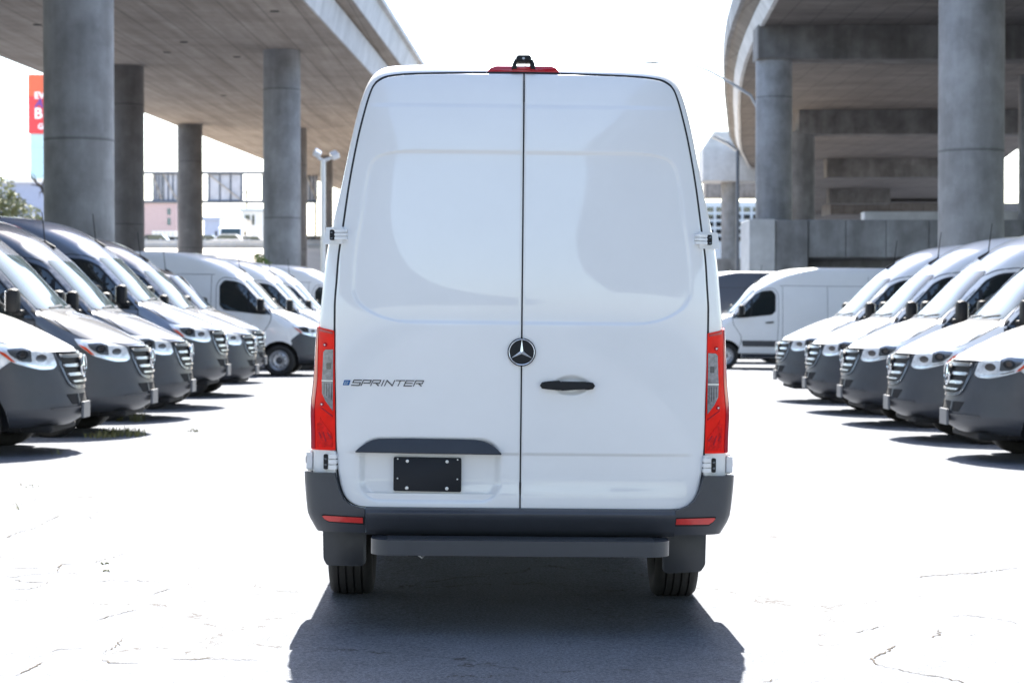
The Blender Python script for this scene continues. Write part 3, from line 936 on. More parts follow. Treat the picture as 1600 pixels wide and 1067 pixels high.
# grille
gsur = rpoly([(-.50, 1.058), (.50, 1.058), (.475, .90), (.38, .715), (.24, .672), (-.24, .672), (-.38, .715), (-.475, .90)], [.03, .03, .1, .08, .08, .08, .08, .1])
GR = part('grille_surround', patch('grille_surround', gsur, frontm, .05, .026, .02), 'darkchrome')
gin = rpoly([(-.455, 1.035), (.455, 1.035), (.43, .89), (.345, .735), (.22, .71), (-.22, .71), (-.345, .735), (-.43, .89)], [.03, .03, .1, .07, .07, .07, .07, .1])
part('grille_mesh', patch('grille_mesh', gin, frontm, .05, .029, .004), 'black', GR)
for zc, hw in ((1.012, .445), (.918, .425), (.826, .375)):
    part('grille_slat', patch('grille_slat', rpoly([(-hw, zc - .017), (hw, zc - .017), (hw + .009, zc + .015), (-hw - .009, zc + .015)], .012), frontm, .05, .048, .03), 'slat', GR)
part('grille_slat', patch('grille_slat', rpoly([(-.30, .742), (.30, .742), (.31, .762), (-.31, .762)], .008), frontm, .05, .044, .03), 'slat', GR)
part('emblem_disc', extrude_poly('emblem_disc', [(.105 * math.cos(2 * math.pi * k / 32), .905 + .105 * math.sin(2 * math.pi * k / 32)) for k in range(32)], lambda a, b, h: frontm(0, .905, h)[:1] + (a, b), .02, .052), 'black', GR)
part('star_emblem', star_mesh('star_emblem', .118, lambda a, b, h: (frontm(0, .905, .052 + h)[0], a, .905 + b), .012), 'chrome', GR)
# lower intake, plate bracket, chin
part('lower_intake', patch('lower_intake', rpoly([(-.42, .622), (.42, .622), (.34, .515), (-.34, .515)], .02), frontm, .05, .0165, .003), 'arch', BUMP)
for xx in (-.2, .2):
    part('intake_strut', patch('intake_strut', [(xx - .015, .622), (xx + .015, .622), (xx + .015, .515), (xx - .015, .515)], frontm, .05, .028, .02), 'plastic', BUMP)
bm = bmesh.new()
box_bm(bm, (.024, 0, .45), (.03, .33, .17), bev=.006)
part('plate_bracket', bm_mesh('plate_bracket', bm), 'bracket')
part('bumper_lip', patch('bumper_lip', rpoly([(-.62, .475), (.62, .475), (.66, .49), (-.66, .49)], .004), frontm, .05, .042, .03), 'plastic', BUMP)
bm = bmesh.new()
box_bm(bm, (-.45, 0, .27), (.5, 1.2, .08), bev=.03)
part('undertray', bm_mesh('undertray', bm), 'arch')
# antenna
def antenna(z, u):
    bm = bmesh.new()
    tube_bm(bm, [(-u + .10, 0, z - .05), (-u - .02, 0, z + .02), (-u - .05, 0, z + .05)], [.022, .02, .012], 8)
    tube_bm(bm, [(-u - .04, 0, z + .03), (-u - .085, 0, z + .44)], [.009, .006], 6)
    return bm_mesh('antenna', bm)
ANT_HIGH, ANT_LOW = antenna(2.36, 1.98), antenna(2.235, 1.98)
ANT_HIGH.materials.append(M['black']); ANT_LOW.materials.append(M['black'])
part('antenna', ANT_HIGH)
for uu in (1.0, LEN - 1.265):
    for sd in (-1, 1):
        rot = (0, random.random() * 6, 0 if sd < 0 else math.pi)
        WI = part('wheel', TYRE, None, None, (-uu, sd * .865, tr), rot)
        part('rim', RIM, None, WI); part('hub_cap', HUB, None, WI); part('rim_holes', VENTS, None, WI)
# plain rear doors' lamps so that the tail is not bare
for sg in (-1, 1):
    part('tail_lamp', patch('tail_lamp', rpoly([(sg * .90, .88), (sg * 1.06, .86), (sg * 1.04, 1.46), (sg * .90, 1.44)], .01), wrapm, .06, .012, .012), 'red')
part('rear_bumper', patch('rear_bumper', rpoly([(-1.3, .40), (1.3, .40), (1.3, .60), (-1.3, .60)], .03), wrapm, .07, .05, .05), 'plastic')

def place_van(name, X, Y, rotz, paint, label, group, low=False, lift=0.0, roll=0.0):
    root = empty(name, (X, Y, gz(X)), (Matrix.Rotation(math.atan(TILT), 3, 'Y') @ Matrix.Rotation(rotz, 3, 'Z')).to_euler())
    tag(root, label, 'van', group)
    made = []
    steer = R(random.choice((-9, -4, 0, 0, 3, 7)))
    for i, (nm, me, par, loc, rot, pt) in enumerate(PARTS):
        if low and me is BODY_HIGH: me = BODY_LOW
        if low and me is ANT_HIGH: me = ANT_LOW
        if low and nm == 'panel_joint': pass
        o = bpy.data.objects.new(nm, me)
        COL.objects.link(o)
        o.parent = root if par is None else made[par]
        if loc: o.location = loc
        if rot: o.rotation_euler = rot
        if nm == 'rim_holes': o['kind'] = 'stuff'
        if nm == 'wheel' and loc[0] > -2: o.rotation_euler.z += steer
        if par is None and lift and nm != 'wheel': o.location.z += lift
        if pt and paint != 'white':
            o.material_slots[0].link = 'OBJECT'
            o.material_slots[0].material = M[paint]
        made.append(o)
    return root
GL, GRR = 'vans parked in the left row', 'vans parked in the right row'
place_van('parked_van', -4.50, 20.8, R(.6), 'white', 'nearest white van of the left row, cut off by the left picture edge', GL)
place_van('parked_van', -4.34, 23.9, R(-.5), 'dkgrey', 'dark grey van, second from the camera in the left row', GL)
place_van('parked_van', -4.40, 27.2, R(.4), 'midgrey', 'mid grey high-roof van, third from the camera in the left row', GL)
place_van('parked_van', -4.36, 30.3, R(0), 'silver', 'raised silver van, fourth from the camera in the left row', GL, lift=.12)
place_van('parked_van', -4.45, 34.4, R(-.6), 'bluegrey', 'blue grey van between the raised silver van and the low graphite van', GL)
place_van('parked_van', -5.02, 40.2, R(.5), 'graphite', 'low-roof graphite van just before the white van showing its front wheel', GL, low=True)
place_van('parked_van', -4.15, 44.8, R(0), 'white', 'white van left of the central van, showing its side window and front wheel', GL)
place_van('parked_van', -4.0, 49.2, R(0), 'white', 'white van just behind the one showing its front wheel, left row', GL)
place_van('parked_van', -3.95, 53.0, R(.5), 'white', 'second to last white van of the left row, against the central van', GL)
place_van('parked_van', -3.3, 57.5, R(0), 'white', 'farthest white van of the left row, tucked against the central van edge', GL)
for i, (x, y, lb) in enumerate(((4.64, 21.2, 'nearest white van of the right row, cut off by the right picture edge'),
                                (4.63, 24.4, 'white van second from the camera in the right row'),
                                (4.58, 27.6, 'white van in the middle of the five-van right row'),
                                (4.56, 30.8, 'white van fourth from the camera in the right row'),
                                (4.58, 34.4, 'farthest white van of the five facing left in the right row'))):
    place_van('parked_van', x, y, R(180 + (.5, -.4, .3, -.2, .6)[i]), 'white', lb, GRR)
place_van('parked_van', 4.70, 54.0, R(180), 'white', 'white van seen side-on right of the central van, behind the right row', 'vans parked across the back')
place_van('parked_van', 3.2, 60.0, R(180), 'midgrey', 'grey van half hidden behind the side-on white van', 'vans parked across the back')

# ------------------------------------------------------------------ the central van, seen from behind
ROLL, YAW = R(.6), R(1.3)
YR = 9.5
fwd = Vector((-math.sin(YAW), math.cos(YAW), 0))
base = Vector((.032, YR, 0)) + fwd * LEN
V = empty('cargo_van', base, (ROLL, 0, R(90) + YAW))
tag(V, 'large white cargo van in the centre, seen from behind with closed rear doors', 'van')
SC = FPX / YR
cr_, sr_ = math.cos(ROLL), math.sin(ROLL)
def P(px, py):
    dx, dy = px - 814.5, py - 550
    x = dx * cr_ + dy * sr_; y = -dx * sr_ + dy * cr_
    return (x / SC, CAM_H - (y + 550 - HORIZ) / SC)
def PP(*pts): return [P(*p) for p in pts]
def vp(name, me, mk, parent=None):
    o = obj(name, me, parent if parent is not None else V, M[mk] if mk else None)
    return o
BODY_MAIN = BODY_HIGH.copy()
vb = obj('body', BODY_MAIN, V)
bm = bmesh.new(); box_bm(bm, (-LEN / 2, 0, .47), (LEN - .3, 1.25, .12)); box_bm(bm, (-(LEN - .50), 0, .50), (.8, 1.7, .03))
vp('chassis', bm_mesh('chassis', bm), 'arch')

# rear doors: height-field panels cut to the outline of the opening
ztopc, zbotc = P(816, 113)[1], P(813, 796)[1]
def outl(pts, sgn):
    q_ = sorted([P(*p) for p in pts], key=lambda t: t[1])
    zs = [t[1] for t in q_]; xs_ = [abs(t[0]) for t in q_]
    return pchip(zs, xs_)
LB_ = [(813, 796), (700, 795.5), (600, 794), (567, 791.5), (549.6, 787), (538, 777), (531, 762), (527, 743), (524.5, 715), (523, 680), (522.5, 626), (521.5, 560), (522, 480), (525, 437), (527.7, 402), (535, 352), (544, 288), (558, 213), (566, 180), (576, 145), (580, 135), (585, 128), (592, 123), (602, 119), (620, 116.5), (638, 115.2), (720, 113.6), (816, 113)]
bl = outl(LB_, -1)
def rect0(x0, z0, x1, z1): return [(x0, z0), (x1, z0), (x1, z1), (x0, z1)]
def sm(a, b, x):
    t = min(1, max(0, (x - a) / (b - a)))
    return t * t * (3 - 2 * t)
# blanked window recess outline (x half-width as function of z)
WZ0, WZ1 = P(815, 506)[1], P(815, 237)[1]
wx = pchip([WZ0 - .001, WZ0 + .004, WZ0 + .02, WZ0 + .06, WZ0 + .10, WZ0 + .16, 1.75, 2.0, 2.15, 2.23, WZ1 - .03, WZ1 - .008, WZ1],
           [.52, .57, .655, .745, .79, .812, .808, .775, .755, .735, .70, .62, .54])
LPZ0, LPZ1 = P(700, 785)[1], P(700, 703)[1]
def relief(x, z, left):
    h = 0.0
    ax = abs(x)
    # blanked window: recessed pane with soft rolled edge
    if WZ0 - .03 < z < WZ1 + .03:
        d = min(z - WZ0, WZ1 - z)
        dx = (wx(min(max(z, WZ0), WZ1)) - ax) * .9
        dd = min(d, dx)
        h -= .0085 * sm(-.006, .014, dd)
    # upper ridge (rolled step)
    zr = P(815, 165)[1]
    h += .005 * sm(zr + .010, zr - .014, z) * sm(.80, .70, ax) - .005 * sm(zr - .05, zr - .30, z) * sm(.80, .70, ax)
    # lower swage: the panel under the line stands in a little
    zl = P(815, 709)[1]
    h -= .007 * sm(zl + .006, zl - .009, z) * sm(zl - .24, zl - .10, z) * sm(.85, .78, ax)
    # number plate bay on the left door
    if left:
        xa, xb = P(560, 740)[0], P(782, 740)[0]
        cx, hw = (xa + xb) / 2, (xb - xa) / 2
        r = .10
        qx, qz = abs(x - cx) - (hw - r), abs(z - (LPZ0 + LPZ1 + .06) / 2) - ((LPZ1 + .06 - LPZ0) / 2 - r)
        d = math.hypot(max(qx, 0), max(qz, 0)) + min(max(qx, qz), 0) - r
        h -= .022 * sm(.004, -.035, d)
    else:
        # handle bowl
        cx, cz = P(891, 602)
        e = ((x - cx - .004) / .088) ** 2 + ((z - cz) / .050) ** 2
        h -= .012 * sm(1.08, .30, e)
    # crowned edges
    return h
def door_mesh(name, left):
    sgn = -1 if left else 1
    gap = .0036
    zs = []
    z = zbotc
    # rows: dense near top and bottom outline
    n = 420
    for i in range(n + 1):
        t = i / n
        zs.append(zbotc + (ztopc - zbotc) * t)
    zs = sorted(set(zs + [zbotc + .0006 * k for k in range(1, 8)] + [ztopc - .0006 * k for k in range(1, 8)]))
    m = 150
    v, f = [], []
    for z in zs:
        xe = max(bl(z) - .006, gap + .01)
        for k in range(m + 1):
            s = k / m
            x = sgn * (gap + (xe - gap) * s)
            ed = min(abs(x) - gap, xe - abs(x), z - zbotc, ztopc - z)
            o = .0085 + relief(x, z, left) - .006 * (1 - sm(0, .008, ed)) ** 2
            v.append(rearm(x, z, o))
    for i in range(len(zs) - 1):
        for k in range(m):
            a = i * (m + 1) + k
            f.append((a, a + 1, a + m + 2, a + m + 1))
    return mesh(name, v, f, True)
gp = []
zz = np.array(sorted(set(list(np.linspace(zbotc - .004, ztopc + .003, 90)) + list(ztopc - .05 * np.linspace(0, 1, 40) ** 2.5) + list(zbotc + .06 * np.linspace(0, 1, 40) ** 2.5))))
for z in zz: gp.append((bl(min(max(z, zbotc), ztopc)) + .004, z))
for z in zz[::-1]: gp.append((-bl(min(max(z, zbotc), ztopc)) - .004, z))
ring_v, ring_f = [], []
full = [(-bl(min(max(z, zbotc), ztopc)) - .004, z) for z in zz[::-1]] + [(bl(min(max(z, zbotc), ztopc)) + .004, z) for z in zz]
zc_ = (zbotc + ztopc) / 2
for i, (x_, z_) in enumerate(full):
    d_ = Vector((x_, (z_ - zc_) * .8)); d_.normalize()
    up_ = sm(ztopc - .10, ztopc, z_)
    ring_v.append(rearm(x_, z_ + .010 * up_, .0014 + .004 * up_)); ring_v.append(rearm(x_ - d_.x * .022, z_ - d_.y * .022, .0014))
nr_ = len(full)
for i in range(nr_):
    j = (i + 1) % nr_
    ring_f.append((2 * i, 2 * i + 1, 2 * j + 1, 2 * j))
vp('door_seal', mesh('door_seal', ring_v, ring_f), 'seal')
vp('centre_seal', patch('centre_seal', rect0(-.02, zbotc, .02, ztopc), rearm, (.02, .05), -.012, .003), 'seal')
for za_, zb_, ho_ in ((zbotc, zbotc + .13, .0011), (ztopc - .14, ztopc + .004, .004)):
    vp('centre_seal', patch('centre_seal', rect0(-.0042, za_, .0042, zb_), rearm, (.02, .05), ho_, .003), 'seal')
DL = vp('rear_door', door_mesh('rear_door', True), 'white')
DL['label'] = 'left rear door with number plate holder and lettering'
DR = vp('rear_door', door_mesh('rear_door', False), 'white')
DR['label'] = 'right rear door with black handle'

# open the shell behind the doors and below the sill line
bm = bmesh.new(); bm.from_mesh(BODY_MAIN)
r = bmesh.ops.bisect_plane(bm, geom=bm.verts[:] + bm.edges[:] + bm.faces[:], plane_co=(0, 0, .468), plane_no=(0, 0, 1), clear_inner=True)
kill = [f_ for f_ in bm.faces if all(v_.co.x < -(LEN - .35) and zbotc + .03 < v_.co.z < ztopc - .02 and abs(v_.co.y) < bl(v_.co.z) - .03 for v_ in f_.verts)]
bmesh.ops.delete(bm, geom=kill, context='FACES')
bm.to_mesh(BODY_MAIN); bm.free()
# star emblem over the seam
ex_, ez_ = P(814.5, 550)
er = 22.0 / SC
def em(a, b, h): return rearm(ex_ * 0 + a, ez_ + b, .009 + h) if False else (-(rear_u(0, ez_) + .009 + h), -(ex_ + a), ez_ + b)
EM = vp('emblem', extrude_poly('emblem', [(er * math.cos(2 * math.pi * k / 48), er * math.sin(2 * math.pi * k / 48)) for k in range(48)], em, -.004, .010, .003), 'black', DL)
vp('star', star_mesh('star', er * .93, lambda a, b, h: em(a, b, .0095 + h), .004, .07), 'badge_chrome', EM)

# lettering
GLYPH = {
 'S': [[(1, 1), (0, 1), (0, .52), (1, .52), (1, 0), (0, 0)]],
 'P': [[(0, 0), (0, 1), (1, 1), (1, .45), (.22, .45)]],
 'R': [[(0, 0), (0, 1), (1, 1), (1, .48), (.22, .48)], [(.5, .48), (1, 0)]],
 'I': [[(.5, 0), (.5, 1)]],
 'N': [[(0, 0), (0, 1), (1, 0), (1, 1)]],
 'T': [[(-.05, 1), (1.05, 1)], [(.5, 0), (.5, 1)]],
 'E': [[(1, 1), (0, 1), (0, 0), (1, 0)], [(.0, .52), (.92, .52)]],
 'e': [[(.0, .5), (1, .5), (1, 1), (0, 1), (0, 0), (1, 0)]]}
def stroke_text(name, word, x, z, hgt, wid, gapw, st, shear, fm):
    """letters as bevelled strokes standing proud of the panel"""
    bm = bmesh.new()
    cx = x
    for ch in word:
        wd = wid * (.30 if ch == 'I' else 1)
        for line in GLYPH[ch]:
            for (a, b), (c, d) in zip(line, line[1:]):
                p = np.array((cx + a * wd, z + b * hgt)); q_ = np.array((cx + c * wd, z + d * hgt))
                dv = (q_ - p) / (np.hypot(*(q_ - p)) + 1e-9)
                p = p - dv * st * .5; q_ = q_ + dv * st * .5
                nn = np.array((-dv[1], dv[0])) * st * .5
                cs = [p + nn, q_ + nn, q_ - nn, p - nn]
                lo = [bm.verts.new(fm(k[0] + (k[1] - z) * shear, k[1], 0)) for k in cs]
                hi = [bm.verts.new(fm(k[0] + (k[1] - z) * shear, k[1], .0035)) for k in cs]
                bm.faces.new(hi)
                for i in range(4): bm.faces.new((lo[i], lo[(i + 1) % 4], hi[(i + 1) % 4], hi[i]))
        cx += wd + gapw
    return bm_mesh(name, bm)
tx, tz = P(549, 602)
M['bark'] = pmat('bark', (.07, .055, .045), .9, var=.3)
M['lettering'] = pmat('lettering', (.055, .06, .07), .18, metal=.8, coat=.5)
vp('lettering', stroke_text('lettering', 'SPRINTER', tx, tz + .001, .025, .0365, .0095, .0046, .45, lambda a, b, h: rearm(a, b, .0085 + h)), 'lettering', DL)
bx_, bz_ = P(535, 602)
EB = vp('badge', extrude_poly('badge', rpoly([(bx_, bz_ + .001), (bx_ + .031, bz_ + .001), (bx_ + .0385, bz_ + .026), (bx_ + .0075, bz_ + .026)], .003), lambda a, b, h: rearm(a, b, .0085 + h), 0, .003), 'blue', DL)
M['badge_e'] = pmat('badge_lettering', (.30, .42, .55), .3)
vp('badge_letter', stroke_text('badge_letter', 'e', bx_ + .008, bz_ + .006, .013, .014, 0, .0028, .3, lambda a, b, h: rearm(a, b, .0116 + h * .4)), 'badge_e', EB)

# door handle
hx, hz = P(886, 602)
hpz = PP((843, 602), (846, 597), (856, 595.5), (873, 594.5), (877, 597.5), (914, 598), (919, 596.5), (926, 598), (929, 602.5), (926, 607.5), (918, 609), (912, 608), (877, 608), (873, 609.5), (856, 608), (846, 606.5))
vp('door_handle', extrude_poly('door_handle', hpz, lambda a, b, h: rearm(a, b, h), .004, .034, .006), 'black', DR)
# plate bar
bar = PP((555, 704.5), (562, 698), (572, 691.5), (582, 687), (592, 685), (640, 684.5), (720, 686), (742, 687), (756, 689.5), (768, 695), (777, 702), (783, 708.5))
bar = bar + [(bar[-1][0] - .004, bar[-1][1] - .004), (bar[0][0] + .004, bar[0][1] - .004)]
def barmap(a, b, h): return rearm(a, b, h * (1 - .55 * sm(P(660, 706)[1], P(660, 684)[1], b)))
vp('number_plate_bar', extrude_poly('number_plate_bar', bar, barmap, -.004, .045, .004), 'plastic_soft', DL)
pl = rpoly(PP((614.5, 713.5), (720.5, 715.5), (720, 768.5), (614, 766.5)), .009)
PB = vp('number_plate', extrude_poly('number_plate', pl, lambda a, b, h: rearm(a, b, h), -.012, .004, .0015), 'plate', DL)
for px_, py_, rr in ((636, 720, 2.6), (698, 721, 2.6), (635, 762, 2.8), (697.5, 763, 2.8), (621, 716.5, 1.3), (714.5, 718, 1.3), (620.5, 747, 1.4), (714, 748.5, 1.4)):
    sx_, sz_ = P(px_, py_)
    rr /= SC
    vp('screw', extrude_poly('screw', [(sx_ + rr * math.cos(2 * math.pi * k / 12), sz_ + rr * math.sin(2 * math.pi * k / 12)) for k in range(12)], lambda a, b, h: rearm(a, b, h), .003, .0075, .0015), 'screw', PB)

# hinges
def hinge(pts_plate, knuckles, slot, up, sgn, pin=None):
    HG = vp('hinge', extrude_poly('hinge', rpoly(pts_plate, .006), wrapm, .0, .026, .004), 'white')
    for k in knuckles:
        vp('hinge_leaf', extrude_poly('hinge_leaf', rpoly(k, .003), wrapm, .004, .033, .003), 'white', HG)
    for s_ in slot:
        vp('hinge_slot', extrude_poly('hinge_slot', rpoly(s_, .008), wrapm, .02, .0275), 'black', HG)
        cxs = sum(p[0] for p in s_) / len(s_); czs = sum(p[1] for p in s_) / len(s_)
        for dz in (-.014, .014):
            vp('hinge_bolt', extrude_poly('hinge_bolt', [(cxs + .0065 * math.cos(k), czs + dz + .0065 * math.sin(k)) for k in np.linspace(0, 2 * math.pi, 9)[:-1]], wrapm, .02, .0285, .001), 'darkchrome', HG)
    if pin:
        vp('hinge_stop', extrude_poly('hinge_stop', rpoly(pin, .004), wrapm, .0, .036, .002), 'black', HG)
def rect(x0, z0, x1, z1): return [(x0, z0), (x1, z0), (x1, z1), (x0, z1)]
for sg in (-1, 1):
    if sg < 0: (a0, z0), (a1, z1) = P(505, 381), P(537, 354.5)
    else: (a0, z0), (a1, z1) = P(1127, 388.5), P(1092, 362)
    a0 += sg * .012
    Lz = z1 - z0
    hinge(rect(a0, z0, a1, z1), [rect(a1 + sg * .035, z0 + Lz * (.24 + .22 * k), a1 - sg * .020, z0 + Lz * (.24 + .22 * k + .18)) for k in range(3)],
          [rect(a1 + sg * .060, z0 + Lz * .22, a1 + sg * .040, z0 + Lz * .84)], True, sg)
    if sg < 0: (a0, z0), (a1, z1) = P(481, 738), P(525, 704.5)
    else: (a0, z0), (a1, z1) = P(1141, 744.5), P(1100, 712)
    a0 = sg * 1.075
    Lz = z1 - z0
    hinge(rect(a0, z0, a1, z1), [rect(a1 + sg * .030, z0 + Lz * (.16 + .25 * k), a1 - sg * .006, z0 + Lz * (.16 + .25 * k + .2)) for k in range(3)] + [rect(a0, z0 + Lz * .1, a0 - sg * .05, z0 + Lz * .9)],
          [rect(a1 + sg * .055, z0 + Lz * .16, a1 + sg * .036, z0 + Lz * .86)], False, sg, rect(sg * 1.10, z0 + Lz * .35, sg * 1.07, z0 + Lz * .68))

# tail lamps
for sg in (-1, 1):
    if sg < 0: A, B_, C_, D_ = P(492, 510), P(521.3, 517.5), P(523.3, 703.5), P(489, 702.5)
    else: A, B_, C_, D_ = P(1136, 515), P(1107, 522), P(1102.5, 709.5), P(1136, 709.5)
    zt1, zt2, zb1 = A[1], B_[1], C_[1]
    ib, it = abs(C_[0]), abs(B_[0])
    pol = [(sg * it, zt2), (sg * (it + .005), zt2 + .004), (sg * 1.035, zt1 + .006), (sg * 1.10, zt1 - .02), (sg * 1.10, zb1), (sg * ib, zb1), (sg * (ib + it) / 2, (zb1 + zt2) / 2)]
    zmid = (zt1 + zb1) / 2
    TL = vp('tail_lamp', patch('tail_lamp', pol, wrapm, .02, lambda a, b: .008 + .006 * math.exp(-((b - (zmid - .10)) / .10) ** 2) * sm(.93, 1.0, abs(a)), .016), 'red')
    def lx(px): return sg * (it + (px / SC))
    # clear reversing / indicator window
    cz = lambda py: CAM_H - (py - HORIZ) / SC
    clr = [(lx(.6), cz(549)), (lx(13), cz(549.5)), (lx(16.5), cz(553)), (lx(18.5), cz(600)), (lx(18), cz(618)), (lx(12), cz(630)), (lx(.3), cz(645))]
    CW = vp('clear_window', patch('clear_window', clr, wrapm, .02, .0115, .004), 'clear', TL)
    vp('lens_divider', patch('lens_divider', [(lx(.6), cz(597)), (lx(18.5), cz(597)), (lx(18.5), cz(599)), (lx(.6), cz(599))], wrapm, .02, .013, .003), 'screw', CW)
    for k in range(4):
        vp('lens_rib', patch('lens_rib', [(lx(2.2 + 4 * k), cz(602)), (lx(3.0 + 4 * k), cz(602)), (lx(3.0 + 4 * k), cz(628 - 3 * k)), (lx(2.2 + 4 * k), cz(628 - 3 * k))], wrapm, .02, .0127, .003), 'lampdark', CW)
    vp('bulb_holder', patch('bulb_holder', rpoly([(lx(4), cz(570)), (lx(11), cz(570)), (lx(11), cz(580)), (lx(4), cz(580))], .004), wrapm, .02, .0127, .003), 'lampdark', CW)
    vp('lens_line', patch('lens_line', [(lx(1), cz(652)), (lx(24), cz(636)), (lx(24), cz(638)), (lx(1), cz(654.5))], wrapm, .02, .0106, .003), 'darkred', TL)
    for k in range(3):
        vp('lens_line', patch('lens_line', [(lx(2 + k * 8), cz(686 + (k % 2) * 6)), (lx(8 + k * 7), cz(678)), (lx(9.5 + k * 7), cz(679.5)), (lx(3.5 + k * 8), cz(688 + (k % 2) * 6))], wrapm, .02, .012, .003), 'darkred', TL)
    # deep red lower field, top bar and side rim
    vp('lens_field', patch('lens_field', [(lx(1), cz(682)), (lx(9), cz(672)), (lx(17), cz(662)), (lx(23), cz(650)), (lx(26), cz(650)), (lx(26), cz(702)), (lx(0), cz(702))], wrapm, .02, .0105, .003), 'crimson', TL)
    vp('lens_rim', patch('lens_rim', [(sg * .985, zt1 - .004), (sg * 1.10, zt1 - .03), (sg * 1.10, zb1 + .004), (sg * .99, zb1 + .004), (sg * .992, zmid - .10), (sg * .982, zmid + .05)], wrapm, .02, lambda a, b: .0105 + .006 * math.exp(-((b - (zmid - .10)) / .10) ** 2) * sm(.93, 1.0, abs(a)), .004), 'darkred', TL)
    vp('lens_top', patch('lens_top', [(lx(2), zt2 - .004), (lx(25), zt1 - .010), (lx(25), zt1 - .022), (lx(2), zt2 - .014)], wrapm, .02, .0106, .003), 'darkred', TL)
    for yy, xx in ((542, 14), (635, 18)):
        c0, c1 = lx(xx), cz(yy)
        rr = 3.2 / SC
        BR = vp('lens_boss', extrude_poly('lens_boss', [(c0 + rr * math.cos(k), c1 + rr * math.sin(k)) for k in np.linspace(0, 2 * math.pi, 17)[:-1]], wrapm, .006, .0135, .001), 'darkred', TL)
        rr = 1.2 / SC
        vp('lens_screw', extrude_poly('lens_screw', [(c0 + rr * math.cos(k), c1 + rr * math.sin(k)) for k in np.linspace(0, 2 * math.pi, 9)[:-1]], wrapm, .01, .0152), 'screw', BR)

# high-level brake lamp and camera bracket
bt = [P(761, 110.5), P(766, 103.5), P(775, 100.5), P(862, 100.8), P(870, 103.5), P(875, 111.5)]
def topm(a, b, h): return (-(LEN - .15 + h), -a, b)
HB = vp('brake_lamp', extrude_poly('brake_lamp', bt, topm, -.10, .055, .006), 'darkred')
arch_o = rpoly(PP((800, 108), (801, 99), (806, 88), (809, 84.5), (828, 84.5), (831, 88), (835, 99), (836, 108)), .008)
arch = PP((800, 108), (801, 99), (806.5, 87), (810, 84.3), (827, 84.3), (830, 87), (835.5, 99), (836, 108), (829.5, 102), (829, 95), (827, 94), (809, 94), (807, 95), (806.5, 102))
# bracket as legs + top so that the opening stays open
def quadp(*pts): return PP(*pts)
CB = vp('camera_bracket', extrude_poly('camera_bracket', quadp((806.3, 94), (806.5, 87.5), (810, 84.3), (827, 84.3), (830.3, 87.5), (830.5, 94)), topm, -.05, .085, .004), 'black')
vp('bracket_leg', extrude_poly('bracket_leg', quadp((799.5, 106), (801, 98), (805, 90), (808, 94.01), (806.5, 101.5), (808, 106)), topm, -.05, .08, .002), 'black', CB)
vp('bracket_leg', extrude_poly('bracket_leg', quadp((829, 106), (829.8, 101.5), (829, 94.01), (832, 90), (835.5, 98), (836.5, 106)), topm, -.05, .08, .002), 'black', CB)
vp('bracket_foot', extrude_poly('bracket_foot', quadp((801, 107), (801.5, 101.6), (834.5, 101.6), (835, 107)), topm, -.05, .068, .002), 'darkred', CB)
lc = P(818, 90)
vp('camera_lens', extrude_poly('camera_lens', [(lc[0] + .007 * math.cos(k), lc[1] + .006 * math.sin(k)) for k in np.linspace(0, 2 * math.pi, 13)[:-1]], topm, .08, .09), 'clear', CB)
for px0, px1 in ((808, 810.5), (828.5, 826)):
    a, b = P(px0 - (2 if px0 < 815 else -2), 85), P(px1, 76)
    vp('roof_rail', autosmooth(tube('t', [(-(LEN - .25), -a[0], a[1]), (-(LEN - .75), -b[0], b[1])], .004, M['steelpole']).data), 'steelpole', CB)
for o in [o for o in bpy.data.objects if o.name.startswith('t') and o.name in ('t', 't.001')]:
    bpy.data.objects.remove(o)

# bumper: two corners and a middle
def bump_off(a, b):
    return .028 + .012 * sm(.50, .56, b) - .022 * sm(.53, .44, b)
for sg in (-1, 1):
    if sg < 0: T = [P(524.5, 738), P(527, 748), P(531, 764), P(538, 779), P(549, 788.5), P(567, 793.3), P(570.5, 794.5)]
    else: T = [P(1098.5, 744), P(1096, 752), P(1091, 769), P(1084, 782), P(1073, 791), P(1056, 797.5), P(1052.5, 798.5)]
    xin = abs(T[-1][0])
    zb0 = .468
    pol = [(sg * abs(p[0]), p[1]) for p in T] + [(sg * xin, zb0), (sg * 1.6, zb0), (sg * 1.68, .60), (sg * 1.62, .73), (sg * 1.08, T[0][1] - .004)]
    BC = vp('bumper_corner', patch('bumper_corner', pol, wrapm, .03, bump_off, .03), 'plastic')
    if sg < 0: rp = PP((507, 806), (510, 805), (567.5, 807.5), (567.5, 816.5), (516, 814), (510, 811))
    else: rp = PP((1115, 811), (1112, 810), (1055.5, 810.5), (1055, 820), (1106, 820.5), (1112, 816))
    mx_, mz_ = np.mean([k[0] for k in rp]), np.mean([k[1] for k in rp])
    big = [(mx_ + (p[0] - mx_) * 1.06, mz_ + (p[1] - mz_) * 1.45) for p in rp]
    vp('reflector_recess', patch('reflector_recess', big, wrapm, .03, lambda a, b: bump_off(a, b) + .001, .003), 'black', BC)
    vp('reflector', patch('reflector', rp, wrapm, .03, lambda a, b: bump_off(a, b) + .004, .004), 'redrefl', BC)
xl, xr = P(571.2, 815)[0] + .001, P(1054.5, 815)[0] - .001
prof = [(.0, .594), (.02, .5955), (.058, .582), (.070, .572), (.071, .560), (.060, .535), (.038, .49), (.022, .465), (0, .46)]
v, f = [], []
nx_ = 60
for i in range(nx_ + 1):
    x = xl + (xr - xl) * i / nx_
    for o_, z in prof: v.append(rearm(x, z, o_))
for i in range(nx_):
    for j in range(len(prof) - 1):
        a = i * len(prof) + j
        f.append((a, a + 1, a + len(prof) + 1, a + len(prof)))
f.append(tuple(range(len(prof)))); f.append(tuple(range(nx_ * len(prof), (nx_ + 1) * len(prof))))
